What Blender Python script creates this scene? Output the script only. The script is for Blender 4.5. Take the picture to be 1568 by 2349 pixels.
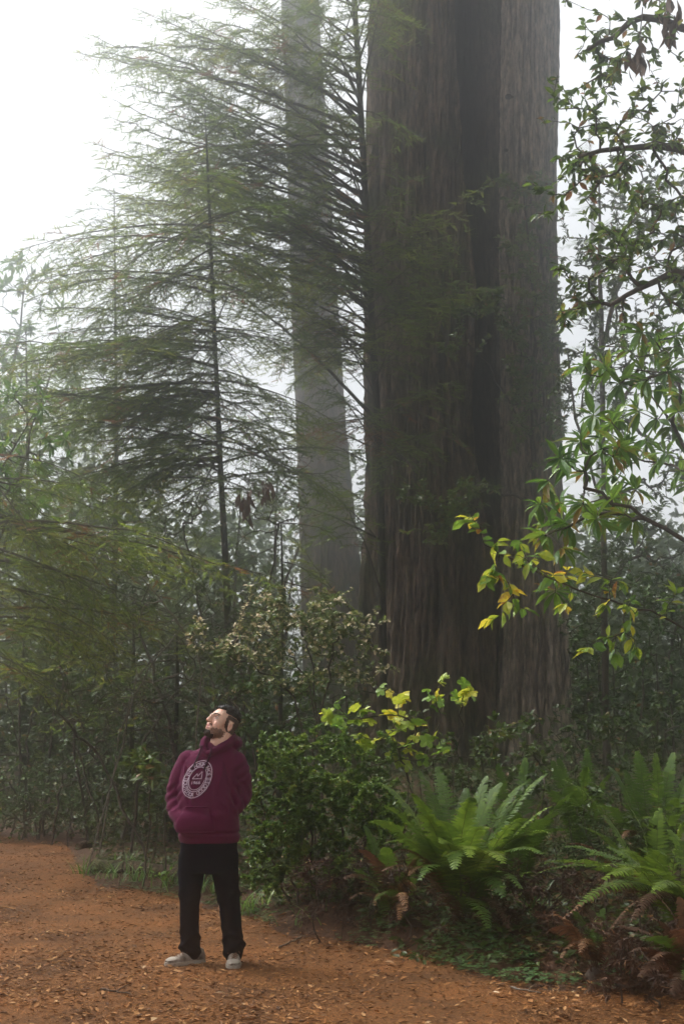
import bpy, math, random
import numpy as np
from mathutils import Vector, Matrix
from mathutils.bvhtree import BVHTree
for _o in list(bpy.data.objects):
    bpy.data.objects.remove(_o)
SC = bpy.context.scene
COL = SC.collection
R = math.radians

# ------------------------------------------------------------------ camera
CAM_H = 1.64
PITCH = R(8.3)
cam_d = bpy.data.cameras.new('camera')
cam_d.sensor_fit = 'VERTICAL'
cam_d.sensor_height = 36.0
cam_d.sensor_width = 24.0
cam_d.lens = 50.0
cam_d.clip_start = 0.1
cam_d.clip_end = 1000.0
cam_d.dof.use_dof = True
cam_d.dof.focus_distance = 9.9
cam_d.dof.aperture_fstop = 7.0
cam = bpy.data.objects.new('camera', cam_d)
COL.objects.link(cam)
cam.location = (0, 0, CAM_H)
cam.rotation_euler = (R(90) + PITCH, 0, 0)
SC.camera = cam

# ------------------------------------------------------------------ sky, sun, exposure
SUN_AZ, SUN_EL = R(-58), R(54)
world = bpy.data.worlds.new('World')
SC.world = world
world.use_nodes = True
wn = world.node_tree
bg = wn.nodes['Background']
sky = wn.nodes.new('ShaderNodeTexSky')
sky.sky_type = 'NISHITA'
sky.sun_disc = False
sky.sun_elevation = SUN_EL
sky.sun_rotation = SUN_AZ
sky.air_density = 1.0
sky.dust_density = 2.5
sky.ozone_density = 1.0
hs = wn.nodes.new('ShaderNodeHueSaturation')      # an overcast, fog-white sky
hs.inputs['Saturation'].default_value = 0.06
wn.links.new(sky.outputs[0], hs.inputs['Color'])
wn.links.new(hs.outputs[0], bg.inputs['Color'])
bg.inputs['Strength'].default_value = 0.15
sun_d = bpy.data.lights.new('sun', 'SUN')
sun_d.energy = 1.5
sun_d.angle = R(14)
sun_d.color = (1.0, 0.95, 0.88)
sun = bpy.data.objects.new('sun', sun_d)
COL.objects.link(sun)
_sd = Vector((math.sin(SUN_AZ) * math.cos(SUN_EL), math.cos(SUN_AZ) * math.cos(SUN_EL), math.sin(SUN_EL)))
sun.rotation_euler = _sd.to_track_quat('Z', 'Y').to_euler()
sun.location = (-8, 8, 30)
SC.view_settings.view_transform = 'Standard'
SC.view_settings.look = 'None'
SC.view_settings.exposure = 1.3
SC.view_settings.gamma = 1.0
SC.view_settings.use_curve_mapping = False
cy = SC.cycles
cy.max_bounces = 7
cy.diffuse_bounces = 3
cy.glossy_bounces = 2
cy.transmission_bounces = 3
cy.transparent_max_bounces = 4
cy.volume_bounces = 1
cy.use_denoising = True
cy.caustics_reflective = False
cy.caustics_refractive = False
cy.sample_clamp_indirect = 4.0
HAZE_DENSITY = 0.0165
HAZE_ANISO = 0.955

# ------------------------------------------------------------------ helpers
rng = np.random.default_rng(7)
random.seed(7)
UP = np.array([0., 0., 1.])


def P(px, py, Y):
    """world point seen at photo position (px, py of 1568 x 2349) at world depth Y"""
    x = (px - 784.0) / 3262.5
    u = (1174.5 - py) / 3262.5
    c, s = math.cos(PITCH), math.sin(PITCH)
    d = np.array([x, c - u * s, s + u * c])
    d = d * (Y / d[1])
    return np.array([d[0], d[1], d[2] + CAM_H])


def Pg(px, py, z=0.0):
    """point of the plane z seen at (px, py)"""
    a = P(px, py, 1.0) - np.array([0, 0, CAM_H])
    t = (z - CAM_H) / a[2]
    return np.array([a[0] * t, t, z])


def unit(v):
    v = np.asarray(v, float)
    n = np.linalg.norm(v, axis=-1, keepdims=True)
    return v / np.maximum(n, 1e-9)


def _hash(ix, iy, iz, seed):
    h = (ix * 73856093) ^ (iy * 19349663) ^ (iz * 83492791) ^ (seed * 2654435761)
    h &= 0xffffffff
    h = ((h ^ (h >> 15)) * 2246822519) & 0xffffffff
    h = ((h ^ (h >> 13)) * 3266489917) & 0xffffffff
    h ^= h >> 16
    return (h & 0xffffff) / float(0xffffff)


def vnoise(p, seed=0):
    p = np.asarray(p, float)
    i = np.floor(p).astype(np.int64)
    f = p - i
    f = f * f * (3 - 2 * f)
    r = 0
    for dx in (0, 1):
        wx = f[..., 0] if dx else 1 - f[..., 0]
        for dy in (0, 1):
            wy = f[..., 1] if dy else 1 - f[..., 1]
            for dz in (0, 1):
                wz = f[..., 2] if dz else 1 - f[..., 2]
                r = r + wx * wy * wz * _hash(i[..., 0] + dx, i[..., 1] + dy, i[..., 2] + dz, seed)
    return r


def fbm(p, oct=3, seed=0):
    p = np.asarray(p, float)
    a, t, s = 0.5, 0, 0
    for k in range(oct):
        t = t + a * vnoise(p * (2 ** k), seed + k)
        s += a
        a *= 0.5
    return t / s


class MB:
    """collects geometry for ONE mesh object"""
    def __init__(self):
        self.v, self.f, self.n = [], {}, 0

    def add(self, verts, faces, mat=0, tint=0.5, smooth=False):
        verts = np.asarray(verts, float).reshape(-1, 3)
        faces = np.asarray(faces, np.int64)
        if faces.size == 0:
            return
        k = faces.shape[1]
        m = faces.shape[0]
        t = np.broadcast_to(np.asarray(tint, float), (m,)).copy()
        self.f.setdefault(k, []).append((faces + self.n, np.full(m, mat, np.int32), t, np.full(m, smooth, bool)))
        self.v.append(verts)
        self.n += len(verts)

    def inst(self, tv, tf, M, off, mat=0, tint=0.5, smooth=False):
        """tv (n,3), tf (m,k), M (N,3,3) columns are the axes, off (N,3)"""
        tv = np.asarray(tv, float)
        tf = np.asarray(tf, np.int64)
        N = len(off)
        if N == 0:
            return
        V = np.einsum('nij,kj->nki', M, tv) + np.asarray(off)[:, None, :]
        F = tf[None] + (np.arange(N) * len(tv))[:, None, None]
        t = np.repeat(np.broadcast_to(np.asarray(tint, float), (N,)), len(tf))
        self.add(V.reshape(-1, 3), F.reshape(-1, tf.shape[1]), mat, t, smooth)

    def tube(self, pts, rad, sides=5, mat=0, tint=0.5, cap=True):
        pts = np.asarray(pts, float)
        n = len(pts)
        rad = np.broadcast_to(np.asarray(rad, float), (n,))
        d = np.gradient(pts, axis=0)
        d = unit(d)
        ref = np.array([0., 0, 1.]) if abs(d.mean(0)[2]) < 0.8 else np.array([1., 0, 0])
        a = unit(np.cross(d, ref))
        b = np.cross(d, a)
        th = np.arange(sides) * 2 * np.pi / sides
        ring = (a[:, None] * np.cos(th)[None, :, None] + b[:, None] * np.sin(th)[None, :, None])
        V = pts[:, None] + ring * rad[:, None, None]
        i = np.arange(n - 1)[:, None] * sides
        j = np.arange(sides)[None]
        j2 = (j + 1) % sides
        F = np.stack([i + j, i + j2, i + sides + j2, i + sides + j], -1).reshape(-1, 4)
        self.add(V.reshape(-1, 3), F, mat, tint, True)
        if cap:
            c0 = np.concatenate([V[0], pts[:1]])
            k = np.arange(sides)
            self.add(c0, np.stack([k, np.full(sides, sides), (k + 1) % sides], -1), mat, tint, True)
            c1 = np.concatenate([V[-1], pts[-1:]])
            self.add(c1, np.stack([k, (k + 1) % sides, np.full(sides, sides)], -1), mat, tint, True)

    def grid(self, V, mat=0, tint=0.5, smooth=True, wrap=False):
        V = np.asarray(V, float)
        n, m = V.shape[:2]
        i = np.arange(n - 1)[:, None] * m
        mm = m if wrap else m - 1
        j = np.arange(mm)[None]
        j2 = (j + 1) % m
        F = np.stack([i + j, i + j2, i + m + j2, i + m + j], -1).reshape(-1, 4)
        self.add(V.reshape(-1, 3), F, mat, tint, smooth)

    def build(self, name, mats, parent=None):
        V = np.concatenate(self.v) if self.v else np.zeros((0, 3))
        if parent is not None:
            q_ = parent
            while q_ is not None:
                V = V - np.array(q_.location)
                q_ = q_.parent
        me = bpy.data.meshes.new(name)
        me.vertices.add(len(V))
        me.vertices.foreach_set('co', V.astype(np.float32).ravel())
        LV, LS, LT, MI, TI, SM = [], [], [], [], [], []
        off = 0
        for k, lst in self.f.items():
            F = np.concatenate([x[0] for x in lst])
            LV.append(F.ravel())
            LS.append(off + np.arange(len(F)) * k)
            LT.append(np.full(len(F), k))
            off += F.size
            MI.append(np.concatenate([x[1] for x in lst]))
            TI.append(np.concatenate([x[2] for x in lst]))
            SM.append(np.concatenate([x[3] for x in lst]))
        LV = np.concatenate(LV).astype(np.int32)
        me.loops.add(len(LV))
        me.loops.foreach_set('vertex_index', LV)
        nf = sum(len(x) for x in LS)
        me.polygons.add(nf)
        me.polygons.foreach_set('loop_start', np.concatenate(LS).astype(np.int32))
        me.polygons.foreach_set('loop_total', np.concatenate(LT).astype(np.int32))
        me.polygons.foreach_set('material_index', np.concatenate(MI))
        me.polygons.foreach_set('use_smooth', np.concatenate(SM))
        at = me.attributes.new('tint', 'FLOAT', 'FACE')
        at.data.foreach_set('value', np.concatenate(TI).astype(np.float32))
        for m in (mats if isinstance(mats, (list, tuple)) else [mats]):
            me.materials.append(m)
        me.update(calc_edges=True)
        o = bpy.data.objects.new(name, me)
        COL.objects.link(o)
        if parent is not None:
            o.parent = parent
        return o


def tag(o, label=None, cat=None, group=None, kind=None):
    if label: o['label'] = label
    if cat: o['category'] = cat
    if group: o['group'] = group
    if kind: o['kind'] = kind
    return o


def thing(name, loc, label, cat, group=None):
    o = bpy.data.objects.new(name, None)
    o.empty_display_size = 0.1
    COL.objects.link(o)
    o.location = [float(c) for c in loc]
    return tag(o, label, cat, group)


# ------------------------------------------------------------------ materials
def nodes(name):
    m = bpy.data.materials.new(name)
    m.use_nodes = True
    nt = m.node_tree
    return m, nt, nt.nodes['Principled BSDF']


def ramp(nt, src, stops):
    r = nt.nodes.new('ShaderNodeValToRGB')
    e = r.color_ramp.elements
    while len(e) < len(stops):
        e.new(0.5)
    for k, (p, c) in enumerate(stops):
        e[k].position = p
        e[k].color = (c[0], c[1], c[2], 1)
    nt.links.new(src, r.inputs[0])
    return r.outputs[0]


def leaf_mat(name, stops, rough=0.45, trans=0.35, spec=0.5, tcol=1.3):
    m, nt, b = nodes(name)
    a = nt.nodes.new('ShaderNodeAttribute')
    a.attribute_name = 'tint'
    tc = nt.nodes.new('ShaderNodeTexCoord')
    ns_ = nt.nodes.new('ShaderNodeTexNoise')                 # blotches and spots on the blades
    ns_.inputs['Scale'].default_value = 38
    ns_.inputs['Detail'].default_value = 3
    nt.links.new(tc.outputs['Object'], ns_.inputs['Vector'])
    ad = nt.nodes.new('ShaderNodeMath')
    ad.operation = 'MULTIPLY_ADD'
    ad.inputs[1].default_value = 0.34
    nt.links.new(ns_.outputs['Fac'], ad.inputs[0])
    sb_ = nt.nodes.new('ShaderNodeMath')
    sb_.operation = 'SUBTRACT'
    sb_.inputs[1].default_value = 0.17
    nt.links.new(a.outputs['Fac'], sb_.inputs[0])
    nt.links.new(sb_.outputs[0], ad.inputs[2])
    col = ramp(nt, ad.outputs[0], stops)
    nt.links.new(col, b.inputs['Base Color'])
    b.inputs['Roughness'].default_value = rough
    b.inputs['Specular IOR Level'].default_value = spec
    if trans > 0:
        t = nt.nodes.new('ShaderNodeBsdfTranslucent')
        h = nt.nodes.new('ShaderNodeHueSaturation')
        h.inputs['Value'].default_value = tcol
        h.inputs['Hue'].default_value = 0.485
        nt.links.new(col, h.inputs['Color'])
        nt.links.new(h.outputs[0], t.inputs['Color'])
        mx = nt.nodes.new('ShaderNodeMixShader')
        mx.inputs[0].default_value = trans
        nt.links.new(b.outputs[0], mx.inputs[1])
        nt.links.new(t.outputs[0], mx.inputs[2])
        nt.links.new(mx.outputs[0], nt.nodes['Material Output'].inputs['Surface'])
    return m


def noise_mat(name, stops, scale=(1, 1, 1), ns=4.0, detail=6, rough=0.9, bump=0.3, bdist=0.02, spec=0.3, nrough=0.6):
    m, nt, b = nodes(name)
    tc = nt.nodes.new('ShaderNodeTexCoord')
    mp = nt.nodes.new('ShaderNodeMapping')
    mp.inputs['Scale'].default_value = scale
    nt.links.new(tc.outputs['Object'], mp.inputs['Vector'])
    n = nt.nodes.new('ShaderNodeTexNoise')
    n.inputs['Scale'].default_value = ns
    n.inputs['Detail'].default_value = detail
    n.inputs['Roughness'].default_value = nrough
    nt.links.new(mp.outputs[0], n.inputs['Vector'])
    nt.links.new(ramp(nt, n.outputs['Fac'], stops), b.inputs['Base Color'])
    b.inputs['Roughness'].default_value = rough
    b.inputs['Specular IOR Level'].default_value = spec
    if bump:
        bp = nt.nodes.new('ShaderNodeBump')
        bp.inputs['Strength'].default_value = bump
        bp.inputs['Distance'].default_value = bdist
        nt.links.new(n.outputs['Fac'], bp.inputs['Height'])
        nt.links.new(bp.outputs[0], b.inputs['Normal'])
    return m


def plain(name, col, rough=0.8, spec=0.3):
    return noise_mat(name, [(0.3, [c * 0.85 for c in col]), (0.7, [min(1, c * 1.12) for c in col])], ns=60, detail=3, rough=rough, bump=0.15, bdist=0.002, spec=spec)


def bark_mat(name, dark, mid, light, zs=0.12, ns=14, moss=None):
    m, nt, b = nodes(name)
    tc = nt.nodes.new('ShaderNodeTexCoord')
    mp = nt.nodes.new('ShaderNodeMapping')
    mp.inputs['Scale'].default_value = (1, 1, zs)
    nt.links.new(tc.outputs['Object'], mp.inputs['Vector'])
    n = nt.nodes.new('ShaderNodeTexNoise')
    n.inputs['Scale'].default_value = ns
    n.inputs['Detail'].default_value = 9
    n.inputs['Roughness'].default_value = 0.68
    nt.links.new(mp.outputs[0], n.inputs['Vector'])
    a = nt.nodes.new('ShaderNodeAttribute')
    a.attribute_name = 'tint'
    mth = nt.nodes.new('ShaderNodeMath')
    mth.operation = 'MULTIPLY_ADD'
    mth.inputs[1].default_value = 0.72
    nt.links.new(a.outputs['Fac'], mth.inputs[0])
    m2 = nt.nodes.new('ShaderNodeMath')
    m2.operation = 'MULTIPLY'
    m2.inputs[1].default_value = 0.5
    nt.links.new(n.outputs['Fac'], m2.inputs[0])
    nt.links.new(m2.outputs[0], mth.inputs[2])
    col = ramp(nt, mth.outputs[0], [(0.40, dark), (0.62, mid), (0.90, light)])
    if moss:
        n2 = nt.nodes.new('ShaderNodeTexNoise')
        n2.inputs['Scale'].default_value = 1.1
        n2.inputs['Detail'].default_value = 7
        nt.links.new(tc.outputs['Object'], n2.inputs['Vector'])
        f = ramp(nt, n2.outputs['Fac'], [(0.5, (0, 0, 0)), (0.68, (1, 1, 1))])
        mx = nt.nodes.new('ShaderNodeMix')
        mx.data_type = 'RGBA'
        nt.links.new(f, mx.inputs[0])
        nt.links.new(col, mx.inputs[6])
        mx.inputs[7].default_value = (*moss, 1)
        col = mx.outputs[2]
    nt.links.new(col, b.inputs['Base Color'])
    b.inputs['Roughness'].default_value = 0.95
    b.inputs['Specular IOR Level'].default_value = 0.15
    mp3 = nt.nodes.new('ShaderNodeMapping')                  # broken plates across the fibres
    mp3.inputs['Scale'].default_value = (1, 1, 0.3)
    nt.links.new(tc.outputs['Object'], mp3.inputs['Vector'])
    n3 = nt.nodes.new('ShaderNodeTexNoise')
    n3.inputs['Scale'].default_value = 15
    n3.inputs['Detail'].default_value = 6
    n3.inputs['Roughness'].default_value = 0.7
    nt.links.new(mp3.outputs[0], n3.inputs['Vector'])
    mx3 = nt.nodes.new('ShaderNodeMix')
    mx3.data_type = 'RGBA'
    mx3.blend_type = 'MULTIPLY'
    mx3.inputs[0].default_value = 1
    nt.links.new(col, mx3.inputs[6])
    nt.links.new(ramp(nt, n3.outputs['Fac'], [(.38, (.22, .20, .19)), (.5, (.9, .9, .9)), (.62, (1.6, 1.55, 1.5))]), mx3.inputs[7])
    nt.links.new(mx3.outputs[2], b.inputs['Base Color'])
    ad3 = nt.nodes.new('ShaderNodeMath')
    ad3.operation = 'ADD'
    nt.links.new(n.outputs['Fac'], ad3.inputs[0])
    nt.links.new(n3.outputs['Fac'], ad3.inputs[1])
    bp = nt.nodes.new('ShaderNodeBump')
    bp.inputs['Strength'].default_value = 1.0
    bp.inputs['Distance'].default_value = 0.05
    nt.links.new(ad3.outputs[0], bp.inputs['Height'])
    nt.links.new(bp.outputs[0], b.inputs['Normal'])
    return m


M_REDBARK = bark_mat('redwood_bark', (.005, .0035, .0025), (.042, .027, .019), (.175, .125, .095), 0.055, 20, moss=(.055, .055, .028))
M_GREYBARK = bark_mat('grey_redwood_bark', (.014, .010, .008), (.095, .072, .055), (.30, .245, .195), 0.10, 20)
M_BARK = bark_mat('bark', (.014, .010, .008), (.04, .03, .022), (.09, .07, .053), 0.15, 16, moss=(.05, .055, .02))
M_TWIG = noise_mat('twig_bark', [(.3, (.03, .021, .015)), (.7, (.085, .062, .046))], ns=30, bump=0.2)
M_PALETWIG = noise_mat('pale_twig_bark', [(.3, (.07, .055, .04)), (.7, (.19, .16, .13))], ns=30, bump=0.2)
M_NEEDLE = leaf_mat('conifer_needles', [(0, (.036, .064, .014)), (.45, (.085, .140, .022)), (.78, (.16, .20, .028)), (.86, (.18, .20, .03)), (.93, (.17, .085, .03)), (1, (.20, .08, .03))], 0.6, 0.52, 0.2, tcol=1.6)
M_REDNEEDLE = leaf_mat('dead_needles', [(0, (.09, .04, .02)), (1, (.24, .10, .04))], 0.7, 0.2)
M_LEAF = leaf_mat('dark_broad_leaf', [(0, (.024, .042, .010)), (.5, (.052, .088, .015)), (.8, (.09, .13, .022)), (.92, (.14, .12, .03)), (1, (.18, .09, .04))], 0.45, 0.3, 0.3)
M_OAK = leaf_mat('leathery_oval_leaf', [(0, (.030, .060, .014)), (.5, (.075, .135, .022)), (.8, (.13, .20, .03)), (.93, (.18, .14, .03)), (1, (.20, .10, .05))], 0.45, 0.48, 0.3)
M_BRIGHT = leaf_mat('bright_broad_leaf', [(0, (.035, .09, .018)), (.5, (.09, .20, .026)), (.85, (.18, .31, .035)), (1, (.28, .16, .03))], 0.33, 0.35, 0.5)
M_YELLOW = leaf_mat('yellow_green_leaf', [(0, (.09, .20, .03)), (.4, (.20, .34, .035)), (.7, (.52, .54, .05)), (.9, (.74, .62, .05)), (1, (.40, .17, .04))], 0.42, 0.4, 0.45)
M_TANLEAF = leaf_mat('tan_leaf', [(0, (.06, .10, .025)), (.45, (.14, .19, .045)), (.62, (.30, .29, .12)), (.8, (.55, .45, .27)), (1, (.78, .68, .50))], 0.45, 0.3, 0.4)
M_SMALL = leaf_mat('small_evergreen_leaf', [(0, (.024, .052, .012)), (.6, (.065, .125, .018)), (.9, (.14, .20, .03)), (1, (.22, .10, .05))], 0.42, 0.25, 0.35)
M_BUSH = leaf_mat('glossy_small_leaf', [(0, (.026, .060, .012)), (.5, (.085, .160, .022)), (.9, (.20, .28, .04)), (1, (.24, .12, .05))], 0.4, 0.3, 0.4)
M_FERN = leaf_mat('fern_green', [(0, (.022, .052, .007)), (.5, (.066, .128, .012)), (.9, (.19, .28, .03)), (1, (.22, .28, .05))], 0.5, 0.35, 0.25)
M_DEADFERN = leaf_mat('fern_brown', [(0, (.028, .013, .007)), (.5, (.085, .038, .016)), (1, (.25, .12, .045))], 0.7, 0.2, 0.3)
M_GRASS = leaf_mat('grass_blade', [(0, (.05, .12, .025)), (.6, (.12, .24, .04)), (1, (.35, .36, .10))], 0.45, 0.35)
M_CLOVER = leaf_mat('clover_leaf', [(0, (.03, .085, .025)), (1, (.08, .17, .04))], 0.5, 0.3)
M_DEADLEAF = leaf_mat('dead_leaf', [(0, (.06, .035, .02)), (1, (.16, .10, .06))], 0.75, 0.2)
M_LITTER = leaf_mat('litter', [(0, (.045, .018, .006)), (.35, (.185, .074, .020)), (.65, (.34, .152, .046)), (.9, (.46, .27, .12)), (.98, (.62, .50, .34)), (1, (.62, .42, .06))], 0.75, 0.0, 0.25)
M_MOSS = leaf_mat('hanging_lichen', [(0, (.10, .11, .05)), (1, (.22, .22, .12))], 0.9, 0.2)

# ================================================================== ground
EDGE = np.array([Pg(x, y)[:2] for x, y in [(-900, 1915), (-300, 1918), (0, 1922), (150, 1938), (190, 1990), (225, 2030), (330, 2046), (420, 2066),
        (520, 2088), (600, 2112), (700, 2146), (870, 2178), (1000, 2216), (1150, 2250), (1300, 2262), (1568, 2300), (1900, 2340)]])
EDGE = EDGE[np.argsort(EDGE[:, 0])]


def edge_y(x):
    return np.interp(x, EDGE[:, 0], EDGE[:, 1])


def gz(x, y):
    """height of the forest floor"""
    x = np.asarray(x, float)
    y = np.asarray(y, float)
    t = np.maximum(0, y - edge_y(x))
    k = np.clip((x + 3.0) / 3.5, 0, 1)
    s = np.clip(t / 0.7, 0, 1)
    s = s * s * (3 - 2 * s)
    far = np.minimum(t, 30)
    p = np.stack([x * 0.9, y * 0.9, np.zeros_like(x)], -1)
    h = s * (0.03 + 0.12 * k) + far * (0.010 + 0.030 * k)
    h = h + (vnoise(p, 3) - 0.5) * 0.16 * np.clip(t / 2, 0, 1) + (vnoise(p * 3.1, 5) - 0.5) * 0.018
    return h


def nonuni(lo, hi, c0, c1, fine, coarse):
    a = [c0]
    while a[-1] < c1: a.append(a[-1] + fine)
    s = fine
    while a[-1] < hi:
        s = min(coarse, s * 1.25)
        a.append(min(hi, a[-1] + s))
    b = [c0]
    s = fine
    while b[-1] > lo:
        s = min(coarse, s * 1.25)
        b.append(max(lo, b[-1] - s))
    return np.array(b[:0:-1] + a)


M_SOIL = noise_mat('forest_floor', [(.25, (.018, .009, .005)), (.45, (.05, .022, .010)), (.62, (.10, .045, .02)), (.8, (.17, .085, .04))], ns=22, detail=10, rough=0.95, bump=0.8, bdist=0.02, nrough=0.75)


def path_mat():
    m, nt, b = nodes('needle_covered_path')
    tc = nt.nodes.new('ShaderNodeTexCoord')
    n1 = nt.nodes.new('ShaderNodeTexNoise')
    n1.inputs['Scale'].default_value = 55
    n1.inputs['Detail'].default_value = 8
    n1.inputs['Roughness'].default_value = 0.75
    n1.inputs['Distortion'].default_value = 1.2
    nt.links.new(tc.outputs['Object'], n1.inputs['Vector'])
    n2 = nt.nodes.new('ShaderNodeTexNoise')
    n2.inputs['Scale'].default_value = 1.3
    n2.inputs['Detail'].default_value = 5
    nt.links.new(tc.outputs['Object'], n2.inputs['Vector'])
    c1 = ramp(nt, n1.outputs['Fac'], [(.36, (.030, .012, .006)), (.47, (.13, .052, .013)), (.57, (.265, .108, .027)), (.70, (.40, .18, .058))])
    c2 = ramp(nt, n2.outputs['Fac'], [(.33, (.50, .50, .54)), (.5, (.9, .88, .86)), (.68, (1.15, 1.06, .98))])
    mx = nt.nodes.new('ShaderNodeMix')
    mx.data_type = 'RGBA'
    mx.blend_type = 'MULTIPLY'
    mx.inputs[0].default_value = 1
    nt.links.new(c1, mx.inputs[6])
    nt.links.new(c2, mx.inputs[7])
    nt.links.new(mx.outputs[2], b.inputs['Base Color'])
    b.inputs['Roughness'].default_value = 0.92
    b.inputs['Specular IOR Level'].default_value = 0.2
    bp = nt.nodes.new('ShaderNodeBump')
    bp.inputs['Strength'].default_value = 0.8
    bp.inputs['Distance'].default_value = 0.015
    nt.links.new(n1.outputs['Fac'], bp.inputs['Height'])
    nt.links.new(bp.outputs[0], b.inputs['Normal'])
    return m


xs = nonuni(-110, 110, -7, 7, 0.09, 8)
ys = nonuni(-40, 130, 6.5, 20, 0.09, 8)
X, Y = np.meshgrid(xs, ys)
mb = MB()
mb.grid(np.stack([X, Y, gz(X, Y)], -1))
tag(mb.build('forest_floor', M_SOIL), kind='structure')
xs = nonuni(-40, 30, -7, 7, 0.07, 3)
ys = nonuni(-30, 21, 6.5, 20.5, 0.07, 3)
X, Y = np.meshgrid(xs, ys)
sd = (edge_y(X) - Y) * 0.7 + (fbm(np.stack([X * 2.2, Y * 2.2, X * 0], -1), 3, 11) - 0.5) * 0.5
Z = gz(X, Y) + np.clip(sd * 0.12, -0.06, 0.012)
mb = MB()
mb.grid(np.stack([X, Y, Z], -1))
tag(mb.build('path', path_mat()), kind='structure')

# leaf litter: curled flakes, needle twigs and small leaves lying over the path and the floor
n = 190000
yy = 6.3 + 15 * rng.random(n) ** 1.7
xx = (rng.random(n) * 2 - 1) * (yy * 0.27 + 0.5)
dens = fbm(np.stack([xx * 1.7, yy * 1.7, xx * 0], -1), 3, 21)
inpath = yy < edge_y(xx) + 0.3
keep = (rng.random(n) < np.where(inpath, 1.0, 0.28)) & (rng.random(n) < np.clip((dens - .25) * 2.7, .30, 1))
xx, yy = xx[keep], yy[keep]
n = len(xx)
onp = (edge_y(xx) - yy) * 0.7 > 0
zz = gz(xx, yy) + np.where(onp, 0.014, 0.004)
L = 0.011 + 0.050 * rng.random(n) ** 3
kind = rng.random(n)
W = np.where(kind < 0.6, L * (0.10 + 0.12 * rng.random(n)), L * (0.3 + 0.25 * rng.random(n)))
ang = rng.random(n) * 2 * np.pi
til = (rng.random((n, 2)) - 0.5) * np.where(kind < .6, .35, .8)[:, None]
ax = unit(np.stack([np.cos(ang), np.sin(ang), til[:, 0]], -1))
nz = unit(np.stack([til[:, 1] * -np.sin(ang), til[:, 1] * np.cos(ang), np.ones(n)], -1) - 0 * ax)
bx = unit(np.cross(nz, ax))
nz = np.cross(ax, bx)
Mx = np.stack([bx * W[:, None], ax * L[:, None], nz * L[:, None]], -1)
flv = [(0, -.5, 0), (-.5, -.05, .10), (.5, .05, .06), (0, .5, .05), (0, 0, .0)]
flf = [(0, 4, 1), (0, 2, 4), (1, 4, 3), (4, 2, 3)]
tt = np.clip(rng.random(n) ** 1.05 * 0.88 + np.where((kind > 0.9), 0.25, 0) * rng.random(n), 0, .985)
tt = np.where(rng.random(n) < 0.004, 1.0, tt)
tt = np.where(onp, tt, tt * 0.8) * (.62 + .62 * fbm(np.stack([xx * .9, yy * .9, xx * 0], -1), 3, 27))
tt = np.where(kind < .985, np.minimum(tt, .84), tt)
mb = MB()
mb.inst(flv, flf, Mx, np.stack([xx, yy, zz + 0.3 * np.abs(til).sum(1) * L], -1), 0, tt)
tag(mb.build('leaf_litter', M_LITTER), 'orange brown redwood needles and curled flakes covering the path', 'leaf litter', kind='stuff')

# ================================================================== redwood trunks
def trunk_mesh(centre, radius, z0, z1, nz, nth, flute, notch=None, seed=1, ridge=0.05, flare=0.0, nridge=34):
    """centre(z)->(n,2), radius(z)->(n,), fluted bark surface with coherent vertical ridges"""
    z = np.linspace(0, 1, nz) ** 1.15 * (z1 - z0) + z0
    th = np.linspace(0, 2 * np.pi, nth, endpoint=False)
    Zg, T = np.meshgrid(z, th, indexing='ij')
    c = centre(z)
    r = radius(z)[:, None]
    h = np.maximum(0, Zg - z0)
    f = np.ones_like(T)
    for k, a, ph, tw in flute:
        f += a * np.cos(k * T + ph + tw * h)
    f += .11 * (fbm(np.stack([np.cos(T) * 1.6, np.sin(T) * 1.6, Zg * .30], -1), 3, seed + 70) - .5)
    fl = flare * np.exp(-h / 0.9)
    f += fl * (0.7 + 0.6 * np.cos(7 * T + seed) + 0.4 * np.cos(12 * T + 2 * seed))
    if notch is not None:
        f *= notch(T, h)
    def rd(n_, zs, sd, dist=0.35):
        w = fbm(np.stack([np.cos(T) * 3, np.sin(T) * 3, Zg * 0.5], -1), 3, sd + 9) * dist
        p = np.stack([np.cos(T) * n_ / 6.28 + w * 3, np.sin(T) * n_ / 6.28, Zg * zs], -1)
        return fbm(p, 3, sd)
    a1 = rd(nridge, 0.34, seed)
    a2 = rd(nridge * 2.7, 1.7, seed + 30)
    rid = 1 - np.abs(2 * a1 - 1) ** 0.7
    rid2 = 1 - np.abs(2 * a2 - 1) ** 0.8
    disp = ridge * (rid * 1.5 + rid2 * 0.8 - 1.2)
    rr = r * f + disp
    V = np.stack([c[:, 0:1] + rr * np.cos(T), c[:, 1:2] + rr * np.sin(T), Zg], -1)
    tint = np.clip(0.05 + 0.5 * rid + 0.45 * rid2, 0, 1)
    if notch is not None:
        tint = tint * np.clip((notch(T, h) - .3) / .65, .0, 1)      # tint falls to near black inside the hollow
    return V, tint


def add_trunk(mb, V, tint):
    tf = (tint[:-1] + tint[1:]) / 2
    tf = (tf + np.roll(tf, -1, 1)) / 2
    mb.grid(V, 0, tf.reshape(-1), True, wrap=True)


# --- the giant redwood: a broad hollowed trunk and a second stem fused to its right side
GY = 26.0
gb = P(1010, 1700, GY)
gz0 = float(gz(gb[0], GY)) - 0.3
giant = thing('giant_redwood', (gb[0], GY, gz0), 'huge fluted redwood with a dark hollow and a second stem fused to its right side', 'redwood tree')
pa, pb = P(1003, 1600, GY), P(1000, 0, GY)


def g_c(z):
    t = (z - pa[2]) / (pb[2] - pa[2])
    return np.stack([pa[0] + (pb[0] - pa[0]) * t, GY + 0.1 + 0 * t], -1)


def g_r(z):
    return 1.27 - 0.006 * (z - gz0) + 0.25 * np.exp(-(z - gz0) / 1.3)


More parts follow.
